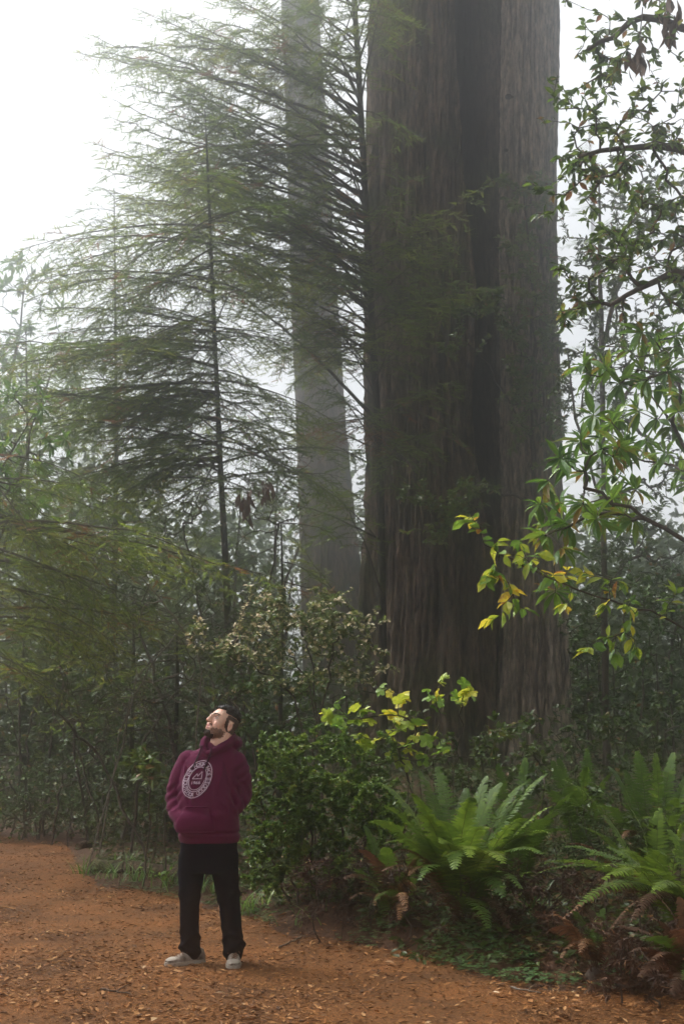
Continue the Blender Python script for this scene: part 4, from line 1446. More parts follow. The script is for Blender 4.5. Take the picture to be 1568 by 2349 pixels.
g = np.random.default_rng(201)
G, D = 'green', 'dead'
fern(1050, 10.5, 'big bright green sword fern in the middle of the path edge', [
    (925, 1785, 10.9, .25, .10, G, .55), (965, 1765, 11.1, .22, .11, G, .42), (1000, 1752, 11.2, .18, .12, G, .40), (865, 1800, 10.6, .40, .10, G, .62), (880, 1850, 10.2, .38, .10, G, .48), (948, 1830, 10.1, .45, .10, G, .55),
    (1065, 1810, 11.0, .2, .12, G, .28), (1110, 1780, 10.9, .30, .10, G, .5), (1150, 1800, 10.6, .36, .10, G, .5), (1205, 1790, 10.9, .34, .10, G, .5), (1255, 1775, 10.9, .30, .10, G, .52), (1262, 1850, 10.5, .42, .10, G, .75), (1180, 1830, 10.6, .30, .11, G, .42),
    (1088, 1828, 10.2, .55, .10, G, .66), (1000, 1880, 9.9, .5, .10, G, .5), (930, 1900, 10.0, .5, .10, G, .42), (1080, 1965, 9.75, .75, .13, G, .85), (1155, 1985, 9.8, .7, .14, G, .95), (1045, 1990, 9.7, .8, .13, G, .60), (1120, 2130, 9.6, .55, .12, G, .40), (1150, 2060, 9.7, .65, .12, G, .34),
    (880, 1930, 10.0, .55, .10, G, .5), (850, 1880, 10.3, .5, .10, G, .45), (1270, 1910, 10.1, .55, .10, G, .6), (1240, 1960, 9.9, .6, .10, G, .5), (1210, 1880, 10.2, .5, .10, G, .6), (960, 1870, 10.0, .55, .10, G, .6), (1010, 1940, 9.8, .6, .11, G, .7), (1120, 1900, 9.9, .6, .11, G, .6), (1190, 2040, 9.7, .7, .11, G, .45), (960, 2020, 9.8, .7, .11, G, .4),
    (1230, 1920, 10.2, .5, .10, G, .35), (1300, 1900, 10.4, .45, .10, G, .30),
    (900, 1960, 10.0, .55, .09, D, .5), (1000, 2070, 9.9, .6, .08, D, .4), (940, 2010, 9.9, .6, .08, D, .6), (1165, 2140, 9.7, .5, .08, D, .35), (870, 2000, 10.0, .5, .08, D, .5)], g)
fern(905, 10.9, 'sword fern with mostly brown hanging fronds at the left of the big fern', [
    (820, 1950, 10.6, .5, .09, D, .55), (790, 2010, 10.5, .5, .09, D, .4), (800, 2060, 10.5, .45, .08, D, .5), (860, 2080, 10.4, .6, .08, D, .6), (930, 2090, 10.3, .7, .08, D, .75), (960, 2040, 10.4, .7, .08, D, .65), (980, 1960, 10.5, .5, .09, D, .5), (880, 1940, 10.6, .4, .09, G, .45), (960, 1930, 10.7, .35, .09, G, .4), (860, 2060, 10.4, .5, .10, G, .4), (790, 1985, 10.6, .4, .10, G, .3), (840, 1900, 10.9, .35, .09, G, .35), (915, 2110, 10.3, .5, .08, D, .8)], g)
fern(1480, 11.6, 'tall upright sword fern at the right frame edge', [
    (1290, 1790, 11.2, .3, .10, G, .6), (1460, 1720, 12.0, .22, .13, G, .5), (1500, 1730, 11.8, .25, .12, G, .55), (1545, 1725, 11.8, .25, .12, G, .5), (1600, 1740, 11.7, .3, .12, G, .5), (1350, 1790, 11.6, .4, .10, G, .45), (1395, 1760, 11.8, .4, .11, G, .42), (1420, 1840, 11.2, .5, .11, G, .35), (1430, 1770, 11.9, .25, .12, G, .4), (1550, 1830, 11.1, .4, .1, G, .5), (1370, 1850, 11.1, .5, .1, G, .4), (1490, 1880, 10.9, .6, .1, G, .55), (1620, 1820, 11.2, .4, .1, G, .5), (1430, 1920, 10.9, .6, .09, D, .6)], g)
fern(1330, 12.6, 'sword fern behind and between the two big ferns', [
    (1210, 1755, 12.6, .3, .1, G, .35), (1280, 1735, 12.8, .35, .1, G, .42), (1345, 1760, 12.4, .45, .1, G, .5), (1400, 1775, 12.4, .4, .1, G, .4), (1300, 1780, 12.2, .4, .1, G, .45), (1240, 1800, 12.2, .4, .1, G, .3), (1380, 1830, 12.0, .5, .1, G, .35), (1265, 1745, 13.0, .3, .1, G, .4), (1350, 1720, 13, .25, .1, G, .35)], g)
fern(1185, 11.7, 'mid sized sword fern half hidden behind the right fronds of the big fern', [
    (1090, 1790, 11.6, .4, .1, G, .35), (1140, 1750, 11.9, .3, .1, G, .4), (1200, 1740, 11.9, .3, .1, G, .45), (1260, 1790, 11.6, .4, .1, G, .5), (1290, 1850, 11.3, .5, .1, G, .45), (1250, 1880, 11.1, .5, .1, G, .4), (1180, 1860, 11.0, .5, .1, G, .4), (1320, 1810, 11.5, .4, .1, G, .4), (1120, 1870, 11.1, .5, .1, G, .35)], g)
fern(1480, 10.4, 'low sword fern filling the gap under the upright fern', [
    (1330, 1900, 10.2, .45, .1, G, .5), (1380, 1870, 10.4, .4, .1, G, .6), (1440, 1850, 10.5, .4, .1, G, .6), (1510, 1850, 10.5, .4, .1, G, .65), (1570, 1880, 10.3, .45, .1, G, .6), (1350, 1960, 10.0, .5, .1, G, .55), (1420, 1950, 9.9, .55, .1, G, .6), (1520, 1960, 9.8, .55, .1, G, .6), (1300, 1940, 10.2, .5, .09, D, .5)], g)
fern(1590, 9.5, 'wide sword fern sprawling left from the right frame edge', [
    (1250, 1980, 9.3, .40, .10, G, .55), (1235, 2000, 9.1, .42, .10, G, .5), (1380, 1985, 8.9, .40, .11, G, .75), (1395, 1945, 9.5, .35, .11, G, .6), (1380, 2015, 8.8, .5, .11, G, .8), (1460, 1950, 9.2, .35, .11, G, .6), (1300, 1935, 9.8, .35, .1, G, .5), (1330, 2075, 8.8, .5, .11, G, .55), (1500, 2050, 8.7, .5, .1, G, .75), (1440, 1990, 8.9, .4, .11, G, .65), (1290, 2110, 8.8, .5, .09, D, .6), (1350, 2060, 8.9, .45, .09, D, .45), (1400, 2130, 8.6, .5, .09, D, .5), (1370, 2010, 9.3, .4, .09, D, .4), (1450, 2120, 8.5, .5, .1, D, .35), (1530, 1900, 9.9, .3, .11, G, .6), (1600, 1900, 9.9, .3, .11, G, .6)], g)
fern(1345, 9.25, 'low half brown sword fern on the right path edge below the sprawling one', [
    (1265, 2095, 9.0, .5, .08, D, .7), (1250, 2150, 8.9, .5, .08, D, .5), (1330, 2190, 8.8, .6, .08, D, .7), (1420, 2180, 8.8, .6, .08, D, .4), (1440, 2100, 9, .5, .08, D, .5), (1380, 2080, 9.3, .4, .09, G, .4), (1300, 2085, 9.2, .5, .09, G, .35), (1400, 2200, 8.7, .6, .08, D, .35), (1290, 2200, 8.8, .6, .08, D, .6)], g)
fern(1590, 8.1, 'dark rusty sword fern in the lower right corner nearest the camera', [
    (1480, 2100, 7.9, .5, .10, D, .4), (1440, 2180, 7.7, .5, .10, D, .3), (1470, 2250, 7.6, .55, .10, D, .3), (1510, 2060, 8.1, .4, .1, D, .6), (1560, 2050, 8.1, .4, .1, D, .6), (1530, 2280, 7.4, .5, .1, D, .2), (1600, 2200, 7.4, .5, .1, D, .3), (1420, 2120, 7.9, .45, .1, D, .35), (1540, 2140, 7.6, .5, .1, D, .5), (1500, 2200, 7.6, .5, .1, D, .4), (1570, 2250, 7.5, .5, .1, G, .15), (1470, 2150, 7.8, .5, .1, G, .2), (1620, 2100, 7.6, .4, .1, D, .5)], g)

# ================================================================== grass, clover, log, fallen wood
gt = [(205, 1996, 'grass tuft at the left tip of the green strip', 34), (262, 2010, 'upright iris like tuft on the green strip beside the log', 30), (330, 2020, 'spreading grass tuft in front of the fallen log', 40), (400, 2034, 'grass tuft at the man left trouser leg', 36), (480, 2050, 'grass seen between the man legs', 36), (575, 2085, 'pale arching grass right of the man knee', 26), (640, 2090, 'long bladed tuft in the clover right of the man', 22), (1230, 2160, 'long arching grass tuft at the right path edge', 18), (300, 1985, 'grass tuft behind the strip on the log', 20), (700, 2120, 'small grass tuft before the evergreen bush', 14)]
for k, (px, py, lab, nb) in enumerate(gt):
    g = np.random.default_rng(300 + k)
    b = Pg(px, py, .05); b[2] = float(gz(b[0], b[1])) - .01
    rt = tag(bpy.data.objects.new('grass_tuft', None), lab, 'grass', 'grass tufts along the path edge')
    COL.objects.link(rt); rt.location = [float(c) for c in b]
    mb = MB()
    big = px == 1230
    for j in range(nb):
        o = b + np.array([g.normal(0, .10 if not big else .03), g.normal(0, .06), 0])
        az = g.random() * 6.283
        L = (.12 + .18 * g.random()) * (1.6 if big else 1.)
        t = np.linspace(0, 1, 6)
        out = np.array([math.cos(az), math.sin(az), 0])
        ln = .25 + .5 * g.random()
        pts = o + out * (L * ln * t ** 1.6)[:, None] * 1.6 + UP * (L * (t - .55 * ln * t ** 2.4))[:, None]
        sd = np.array([-out[1], out[0], 0])
        w = (.0045 + .004 * g.random()) * (1 - t ** 2) + .0005
        V = np.stack([pts - sd * w[:, None], pts + sd * w[:, None] + UP * .001], 1)
        mb.grid(V, 0, np.clip(g.normal(.45, .2), 0, 1), True)
    mb.build('blades', M_GRASS, rt)

# clover (oxalis) carpet: nobody could count it
g = np.random.default_rng(320)
n = 5200
px = 160 + 1250 * g.random(n)
py0 = np.interp(px, [160, 330, 420, 560, 700, 870, 1000, 1150, 1400], [1990, 2020, 2040, 2075, 2110, 2140, 2180, 2215, 2240])
py = py0 + g.normal(0, 22, n)
pos = np.array([Pg(a, c, .03) for a, c in zip(px, py)])
pn = fbm(np.stack([pos[:, 0] * 2.5, pos[:, 1] * 2.5, pos[:, 0] * 0], -1), 3, 8)
keep = (pn > .47) & (pos[:, 1] > edge_y(pos[:, 0]) - .15)
pos = pos[keep]
pos[:, 2] = gz(pos[:, 0], pos[:, 1]) + .02 + .05 * g.random(len(pos))
mb = MB()
r = .011 + .009 * g.random(len(pos))
for k in range(3):
    a = k * 2.094 + g.random(len(pos)) * .5
    d = np.stack([np.cos(a), np.sin(a), -.15 + 0 * a], -1)
    place(mb, pos, d, r * 1.6, .95, g, 0, g.random(len(pos)), jit=.15, small=True)
tag(mb.build('clover_carpet', M_CLOVER), 'low clover leaves carpeting the edge between path and ferns', 'clover', kind='stuff')

# low leafy seedlings and litter plants along the bank foot
g = np.random.default_rng(330)
for k, (px, py, lab) in enumerate([(600, 1800 + 190, 'young lime leaved seedling at the foot of the evergreen bush'), (370, 1990, 'broad leaved seedling behind the fallen log'), (1150, 2080, 'seedling with two lime leaves under the big fern'), (905, 1915, 'lime lobed leaf sprig left of the big fern')]):
    b = Pg(px, py + 40, .1); b[2] = float(gz(b[0], b[1])) - .01
    tips = np.array([b + [g.normal(0, .10), g.normal(0, .08), .12 + .15 * g.random()] for _ in range(7)])
    shrub('seedling', lab, 'plant', b, [stem_path([b, b + [0, 0, .1]], 4, .003, g=g)], tips, g, dict(mat=M_YELLOW, n=2, size=.075, width=.9 if k != 1 else .5, tint=.2, lob=(k != 1), spread=.9, tmax=.6, odd=0), M_TWIG, .0016, .005, group='seedlings at the bank foot')

M_LOG = bark_mat('log_bark', (.03, .02, .014), (.11, .075, .05), (.28, .20, .14), 1.0, 18, moss=(.05, .06, .02))
for (a, c, r_, lab, sd_) in [((215, 1985), (470, 2032), .075, 'weathered fallen log behind the grass strip left of the man', 1), ((560, 2010), (800, 2052), .06, 'thin fallen log under the evergreen bush', 2), ((180, 1940), (400, 1905), .05, 'dark fallen branch in the shade behind the path', 3)]:
    p0, p1 = Pg(*a, .08), Pg(*c, .08)
    q = stem_path([p0, (p0 + p1) / 2 + [0, .06, 0], p1], 24, .006)
    q[:, 2] = gz(q[:, 0], q[:, 1]) + r_ * .75
    rt = thing('fallen_log', p0, lab, 'log')
    mb = MB()
    mb.tube(q, r_ * (1 - .25 * np.linspace(0, 1, 24)) * (1 + .08 * np.sin(np.arange(24) * 1.7)), 14, 0, .5)
    mb.build('trunk', M_LOG, rt)
    mb = MB()
    m_ = q[12]
    mb.tube([m_, m_ + [.05, -.05, .12], m_ + [.08, -.06, .22]], [.018, .012, .008], 7, 0, .5)
    mb.build('stub', M_LOG, rt)

# thin fallen sticks
for k, (a, c, lab) in enumerate([((230, 2280), (300, 2290), 'short dark stick lying on the path left of the man'), ((640, 2180), (700, 2150), 'pale stick on the path right of the man feet'), ((420, 1925), (330, 1880), 'slim bent stick rising from the shaded litter'), ((1170, 2270), (1240, 2285), 'pale twig on the litter below the right ferns'), ((700, 2130), (820, 2120), 'dark stick at the edge of the clover')]):
    p0, p1 = Pg(*a, .0), Pg(*c, .0)
    q = stem_path([p0, p1], 10, .008)
    q[:, 2] = gz(q[:, 0], q[:, 1]) + .022
    mb = MB()
    mb.tube(q, .006 * (1.1 - .5 * np.linspace(0, 1, 10)), 6, 0, .5)
    mb.tube([q[5], q[5] + [.03, .03, .02], q[5] + [.06, .08, .025]], [.004, .003, .002], 5, 0, .5)
    tag(mb.build('fallen_stick', M_PALETWIG if k in (1, 3) else M_TWIG), lab, 'stick', 'sticks lying on the ground')

# larger fallen leaves one can point at
fl = [(1310, 2255, .9, 'large yellow leaf on the path below the low brown fern'), (1290, 2195, .8, 'golden leaf under the right ferns'), (945, 2185, .45, 'curled tan leaf on the path in front of the big fern'), (880, 2218, .35, 'long pale brown leaf on the litter at centre right'), (490, 2292, .97, 'small cream leaf on the path below the man'), (330, 2228, .4, 'tan leaf on the path left of the man shoes'), (790, 2320, .4, 'pale leaf at the bottom edge right of centre'), (1145, 2293, .97, 'white scrap of leaf on the right path'), (560, 2320, .5, 'yellowish leaf at the bottom below the man'), (250, 2100, .45, 'pale leaf on the path at left'), (120, 1960, .5, 'cream leaf on the far left path'), (1490, 2265, .8, 'yellow leaf in the lower right litter'), (360, 2348, .6, 'tan leaf at the bottom edge left of centre')]
M_FALL = leaf_mat('fallen_leaf', [(0, (.10, .05, .025)), (.4, (.36, .22, .11)), (.6, (.45, .30, .15)), (.85, (.62, .36, .05)), (1, (.60, .52, .40))], .6, .15)
for k, (px, py, ti, lab) in enumerate(fl):
    g = np.random.default_rng(360 + k)
    p = Pg(px, py, .0); p[2] = float(gz(p[0], p[1])) + .035
    mb = MB()
    az = g.random() * 6.283
    place(mb, p[None], np.array([[math.cos(az), math.sin(az), .05]]), .05 + .03 * g.random(), .5, g, 0, ti, jit=.25)
    tag(mb.build('fallen_leaf', M_FALL), lab, 'leaf', 'fallen leaves on the path')

# low dark ground cover under the thicket and among the ferns: reads as one mass
g = np.random.default_rng(340)
n = 120000
yy = 8.2 + 24 * g.random(n) ** 1.4
xx = -(yy * .27 + 1.) + g.random(n) * (yy * .54 + 5.)
t = yy - edge_y(xx)
den = fbm(np.stack([xx * 1.1, yy * 1.1, xx * 0], -1), 3, 55)
lim = np.where(xx < -1.2, 1.0, .15)
keep = (t > lim + (den - .5) * 1.6) & (g.random(n) < .45 + 1.1 * den)
xx, yy, den, t = xx[keep], yy[keep], den[keep], t[keep]
hh = (.05 + .42 * np.clip(den - .25, 0, 1) * np.clip(t / 2, .25, 1)) * g.random(len(xx)) ** .8
pos = np.stack([xx, yy, gz(xx, yy) + .01 + hh], -1)
az = g.random(len(xx)) * 6.283
d = np.stack([np.cos(az), np.sin(az), g.normal(-.1, .3, len(xx))], -1)
mb = MB()
place(mb, pos, d, .04 + .05 * g.random(len(xx)), .55, g, 0, np.where(g.random(len(xx)) < .1, .95, np.clip(g.normal(.35, .15, len(xx)), 0, .8)), jit=.5, small=True)
tag(mb.build('ground_cover', M_LEAF), 'dark low leaves covering the forest floor under the thicket and ferns', 'ground cover', kind='stuff')

# the far wood: closes the view between the trunks, reads as one mass in the fog
g = np.random.default_rng(345)
mb = MB()
n = 56000
yy = 30 + 26 * g.random(n)
xx = (g.random(n) * 2 - 1) * (yy * .27 + 3)
top = 2.2 + 5.5 * fbm(np.stack([xx * .35, yy * .12, xx * 0], -1), 3, 91) + np.where(xx < -2, 1.5 + .10 * (-xx), 0) + np.where((np.abs(xx / yy + .012) < .05) & (yy > 44), 3.0, 0)
hh = top * g.random(len(xx)) ** .75
ok_ = ~((yy < 44) & (np.abs(xx / yy + .012) < .030))          # the gap in which the leaning redwood stands
xx, yy, hh = xx[ok_], yy[ok_], hh[ok_]
n = len(xx)
pos = np.stack([xx, yy, gz(xx, yy) + hh], -1)
d = unit(g.normal(0, 1, (n, 3)) * np.array([1, 1, .6]))
place(mb, pos, d, .16 + .22 * g.random(n), .6, g, 0, np.clip(g.normal(.4, .15, n), 0, .8), jit=.7, small=True)
for k in range(90):
    y_ = 30 + 26 * g.random(); x_ = (g.random() * 2 - 1) * (y_ * .27 + 2)
    z_ = float(gz(x_, y_)); h_ = 2 + 5 * g.random()
    mb.tube(stem_path([(x_, y_, z_ - .1), (x_ + g.normal(0, .3), y_, z_ + h_ * .5), (x_ + g.normal(0, .6), y_, z_ + h_)], 8, .03, g=g), np.linspace(.07, .02, 8), 5, 1, .4, cap=False)
tag(mb.build('far_wood', [M_LEAF, M_TWIG]), 'far wood of bushes and thin stems closing the view in the fog', 'woodland', kind='stuff')

# brown tangles of dead fronds and stems under the ferns
for k, (px, Y_, x0, x1, y0, y1, lab) in enumerate([(800, 10.9, 700, 930, 1960, 2110, 'dark tangle of dead stems at the foot of the evergreen bush'), (1010, 10.6, 930, 1130, 2000, 2150, 'shaded tangle of dead fronds under the big fern'), (1200, 10.2, 1110, 1290, 1960, 2150, 'brown dead frond tangle between the big fern and the sprawling fern'), (1400, 9.6, 1270, 1540, 2000, 2180, 'brown dead frond tangle beneath the sprawling fern'), (1500, 8.5, 1390, 1600, 2120, 2290, 'dark dead frond tangle in the lower right corner'), (1460, 11.3, 1330, 1600, 1850, 1980, 'dark leafy tangle under the upright fern')]):
    g = np.random.default_rng(400 + k)
    b = onground(px, Y_)
    st = [stem_path([b + [dx, g.normal(0, .1), 0], P(px + dx * 300, y0 + 40, Y_ + g.normal(0, .15))], 8, .02, g=g) for dx in (-.25, -.05, .15, .3)]
    for s in st: s[0][2] = float(gz(s[0][0], s[0][1])) - .02
    tips = inbox(g, x0, x1, y0, y1, Y_ - .35, Y_ + .6, 110, 20, .15)
    shrub('dead_frond_tangle', lab, 'undergrowth', b, st, tips, g, [dict(mat=M_DEADFERN if k != 5 else M_LEAF, n=26, size=.05, width=.22, tint=.22, spread=1.1, odd=.02, tmax=.7, small=True, droop=.5, up=.3, jit=1.)], M_TWIG, .0018, .008, jit=.3, group='tangles of dead fronds', step=.06)

# ================================================================== the man
PY = 9.9
MO = Pg(477, 2213, 0.0)
MO[1] = PY
MO[0] = P(477, 2213, PY)[0] - .02
MO[2] = float(gz(MO[0], PY)) + .012
man = thing('person', MO, 'bearded man in a maroon hoodie and black trousers looking up, hands in his pouch pocket', 'person')


def skin_of(prims, voxel, smooth_it, name):
    """union of closed primitives as ONE continuous surface"""
    mb = MB()
    for V, F in prims:
        mb.add(V, F)
    o = mb.build(name + '_raw', [])
    md = o.modifiers.new('r', 'REMESH'); md.mode = 'VOXEL'; md.voxel_size = voxel; md.use_smooth_shade = True
    if smooth_it:
        sm = o.modifiers.new('s', 'SMOOTH'); sm.factor = .5; sm.iterations = smooth_it
    dg = bpy.context.evaluated_depsgraph_get()
    me = bpy.data.meshes.new_from_object(o.evaluated_get(dg))
    bpy.data.objects.remove(o)
    n = len(me.vertices)
    V = np.zeros(n * 3, np.float32); me.vertices.foreach_get('co', V)
    N = np.zeros(n * 3, np.float32); me.vertices.foreach_get('normal', N)
    return me, V.reshape(-1, 3).astype(float), N.reshape(-1, 3).astype(float)


def quads_of(me):
    k = len(me.loops)
    lv = np.zeros(k, np.int32); me.loops.foreach_get('vertex_index', lv)
    lt = np.zeros(len(me.polygons), np.int32); me.polygons.foreach_get('loop_total', lt)
    return lv.reshape(-1, 4) if (lt == 4).all() else None, lv, lt


def sphere(c, r, axes=None, n=16):
    th = np.linspace(0, np.pi, n // 2 + 1); ph = np.linspace(0, 2 * np.pi, n, endpoint=False)
    A, B = np.meshgrid(th[1:-1], ph, indexing='ij')
    S = np.stack([np.sin(A) * np.cos(B), np.sin(A) * np.sin(B), np.cos(A)], -1).reshape(-1, 3)
    S = np.concatenate([S, [[0, 0, 1], [0, 0, -1]]])
    r = np.broadcast_to(np.asarray(r, float), (3,))
    S = S * r
    if axes is not None: S = S @ np.asarray(axes)       # rows of axes: local x, y, z in world
    m = n // 2 - 1
    F = []
    for i in range(m - 1):
        for j in range(n):
            j2 = (j + 1) % n
            F += [(i * n + j, (i + 1) * n + j, (i + 1) * n + j2), (i * n + j, (i + 1) * n + j2, i * n + j2)]
    top, bot = m * n, m * n + 1
    for j in range(n):
        j2 = (j + 1) % n
        F += [(top, j, j2), (bot, (m - 1) * n + j2, (m - 1) * n + j)]
    F = np.array(F)
    if axes is not None and np.linalg.det(np.asarray(axes)) < 0: F = F[:, ::-1]
    return S + np.asarray(c), F


def loft(rings):
    """rings (k, n, 3), capped"""
    rings = np.asarray(rings, float)
    k, n = rings.shape[:2]
    V = np.concatenate([rings.reshape(-1, 3), [rings[0].mean(0)], [rings[-1].mean(0)]])
    F = []
    for i in range(k - 1):
        for j in range(n):
            j2 = (j + 1) % n
            F += [(i * n + j, i * n + j2, (i + 1) * n + j2), (i * n + j, (i + 1) * n + j2, (i + 1) * n + j)]
    for j in range(n):
        j2 = (j + 1) % n
        F += [(k * n, j2, j), (k * n + 1, (k - 1) * n + j, (k - 1) * n + j2)]
    return V, np.array(F)


def cap_path(pts, rad, n=16, sub=6, sq=1.0):
    """tapered limb through pts, rounded ends"""
    pts = np.asarray(pts, float); rad = np.asarray(rad, float)
    s = np.linspace(0, len(pts) - 1, (len(pts) - 1) * sub + 1)
    q = np.stack([np.interp(s, np.arange(len(pts)), pts[:, k]) for k in range(3)], -1)
    r = np.interp(s, np.arange(len(pts)), rad)
    for _ in range(3):
        q[1:-1] = (q[:-2] + 2 * q[1:-1] + q[2:]) / 4; r[1:-1] = (r[:-2] + 2 * r[1:-1] + r[2:]) / 4
    d = unit(np.gradient(q, axis=0))
    e0 = [q[0] - d[0] * r[0] * k for k in (.95, .7, .35)]; r0 = [r[0] * .3, r[0] * .7, r[0] * .93]
    e1 = [q[-1] + d[-1] * r[-1] * k for k in (.35, .7, .95)]; r1 = [r[-1] * .93, r[-1] * .7, r[-1] * .3]
    q = np.concatenate([e0, q, e1]); r = np.concatenate([r0, r, r1])
    d = unit(np.gradient(q, axis=0))
    ref = np.array([0, 1., 0]) if abs(d.mean(0)[1]) < .8 else np.array([0, 0, 1.])
    a = unit(np.cross(d, ref)); b = np.cross(d, a)
    th = np.linspace(0, 2 * np.pi, n, endpoint=False)
    return loft(q[:, None] + (a[:, None] * np.cos(th)[None, :, None] + b[:, None] * np.sin(th)[None, :, None] * sq) * r[:, None, None])


def ellrings(rows, n=32, pw=2.3):
    """rows: (z, cx, cy, hw, hd)"""
    th = np.linspace(0, 2 * np.pi, n, endpoint=False)
    zz = np.array([r[0] for r in rows])
    z = np.linspace(zz[0], zz[-1], 3 * len(rows))
    o = np.argsort(zz)
    f = [np.interp(z, zz[o], np.array([r[k] for r in rows])[o]) for k in range(1, 5)]
    out = []
    for i in range(len(z)):
        c, s = np.cos(th), np.sin(th)
        out.append(np.stack([f[0][i] + f[2][i] * np.sign(c) * np.abs(c) ** (2 / pw), f[1][i] + f[3][i] * np.sign(s) * np.abs(s) ** (2 / pw), np.full(n, z[i])], -1))
    return loft(out)


# ---- head frame: x = his left, y = the way the face looks, z = up through the skull
YAW, TILT = R(49), R(26)
hf = np.array([-math.sin(YAW) * math.cos(TILT), -math.cos(YAW) * math.cos(TILT), math.sin(TILT)])
hl = np.array([math.cos(YAW), -math.sin(YAW), 0])
hu = np.cross(hf, hl)
HA = np.stack([hl, hf, hu])
HO = np.array([.093, -.005, 1.578])


def H(x, y, z):
    return HO + hl * x + hf * y + hu * z


def hs_(c, r, n=16):
    return sphere(H(*c), r, HA, n)


body = [
    hs_((0, -.012, .058), (.079, .100, .086), 24), hs_((0, .045, .030), (.069, .058, .080), 20), hs_((0, .035, -.050), (.062, .062, .052), 20),
    hs_((0, .074, -.082), (.036, .032, .026)), hs_((.030, .062, -.022), (.034, .036, .042)), hs_((-.030, .062, -.022), (.034, .036, .042)),
    hs_((0, .094, .046), (.050, .016, .013)), hs_((0, .108, .028), (.010, .014, .022)), hs_((0, .116, .008), (.011, .015, .022)),
    hs_((0, .124, -.006), (.0145, .014, .013)), hs_((.012, .112, -.010), (.010, .012, .009)), hs_((-.012, .112, -.010), (.010, .012, .009)),
    hs_((0, .098, -.036), (.026, .014, .011)), hs_((0, .103, -.040), (.022, .010, .007)), hs_((0, .100, -.052), (.020, .011, .008)), hs_((0, .092, -.046), (.034, .018, .026)),
    hs_((.081, -.012, .004), (.010, .020, .033)), hs_((-.081, -.012, .004), (.010, .020, .033)),
    hs_((.084, -.010, -.020), (.008, .012, .012)), hs_((-.084, -.010, -.020), (.008, .012, .012)),
    cap_path([H(0, -.035, -.02), H(0, -.030, -.09), [.075, .015, 1.40], [.04, .02, 1.30]], [.066, .066, .070, .085]),
    ellrings([(.74, .015, .02, .17, .11), (.9, .01, .01, .175, .125), (1.05, .005, 0, .175, .13), (1.2, .01, .01, .175, .125), (1.32, .025, .02, .165, .105), (1.40, .045, .02, .10, .07)]),
]
# arms, forearms into the pouch, hands with fingers
ArmR = [[-.125, .02, 1.335], [-.205, .045, 1.09], [-.155, -.10, .965]]
ArmL = [[.185, .02, 1.335], [.222, .055, 1.09], [.085, -.12, .985]]
for A_, sx in ((ArmR, 1), (ArmL, -1)):
    body.append(cap_path(A_, [.055, .045, .030]))
    w = np.array(A_[2]); dirh = unit(np.array([sx * .9, -.25, -.25]))
    palm = w + dirh * .055
    body.append(sphere(palm, (.045, .020, .036)))
    for k in range(4):
        f0 = palm + dirh * .035 + np.array([0, 0, .027 - .018 * k])
        L_ = [.062, .072, .068, .052][k]
        body.append(cap_path([f0, f0 + dirh * L_ * .5 + [0, -.004, -.003], f0 + dirh * L_ + [0, .006, -.012]], [.0095, .009, .008], 10, 4))
    body.append(cap_path([w + [0, 0, .02], palm + [0, -.012, .045], palm + dirh * .035 + [0, -.012, .052]], [.013, .011, .009], 10, 4))
# legs of the body inside the trousers
LegR = [[-.075, .02, .76], [-.115, .005, .42], [-.095, .035, .09]]
LegL = [[.105, .02, .76], [.135, -.005, .42], [.192, .0, .09]]
for A_ in (LegR, LegL):
    body.append(cap_path(A_, [.088, .058, .042]))
# bare feet of the body inside the shoes
body.append(cap_path([[-.085, .04, .05], [-.165, -.02, .035]], [.030, .024]))
body.append(cap_path([[.195, .0, .05], [.198, -.10, .035]], [.030, .024]))
me, V, N = skin_of(body, .0048, 4, 'body')


def to_head(V):
    return (V - HO) @ HA.T


hv = to_head(V)
# eye sockets, mouth line, nostrils, philtrum
def dent(c, r, amt):
    d = (hv - np.array(c)) / np.array(r)
    return amt * np.exp(-(d ** 2).sum(1))
for s in (-1, 1):
    V -= hf * dent((s * .033, .098, .026), (.020, .03, .012), .011)[:, None]
    V -= hf * dent((s * .010, .112, -.019), (.006, .02, .005), .006)[:, None]
    V -= hl * (s * dent((s * .088, -.008, .006), (.012, .009, .016), .007))[:, None]
V -= hf * dent((0, .108, -.0455), (.026, .02, .0035), .006)[:, None]
V -= hf * dent((0, .10, -.068), (.022, .02, .008), .005)[:, None]
me.vertices.foreach_set('co', (V).astype(np.float32).ravel())
hv = to_head(V)
# per-face skin tone: lips, cheeks
fc = np.zeros(len(me.polygons) * 3, np.float32); me.polygons.foreach_get('center', fc)
fch = to_head(fc.reshape(-1, 3).astype(float))
def near(c, r):
    return np.exp(-(((fch - np.array(c)) / np.array(r)) ** 2).sum(1))
tone = .25 + .25 * near((.045, .08, -.012), (.025, .03, .02)) + .25 * near((-.045, .08, -.012), (.025, .03, .02)) + .35 * near((0, .125, -.005), (.016, .02, .014)) + .2 * near((.085, -.01, 0), (.02, .03, .04)) + .2 * near((-.085, -.01, 0), (.02, .03, .04))
tone = np.clip(tone, 0, .62)
lip = np.maximum(near((0, .108, -.039), (.024, .02, .0055)), near((0, .106, -.052), (.021, .02, .0065)))
tone = np.where(lip > .45, .95, tone)
at = me.attributes.new('tint', 'FLOAT', 'FACE'); at.data.foreach_set('value', tone.astype(np.float32))
M_SKIN, nt, b_ = nodes('skin')
a_ = nt.nodes.new('ShaderNodeAttribute'); a_.attribute_name = 'tint'
nt.links.new(ramp(nt, a_.outputs['Fac'], [(0, (.70, .44, .33)), (.3, (.68, .41, .30)), (.65, (.66, .32, .235)), (.9, (.50, .18, .15)), (1, (.46, .15, .13))]), b_.inputs['Base Color'])
b_.inputs['Roughness'].default_value = .42
b_.inputs['Specular IOR Level'].default_value = .5
b_.inputs['Subsurface Weight'].default_value = .12
b_.inputs['Subsurface Radius'].default_value = (.012, .005, .003)
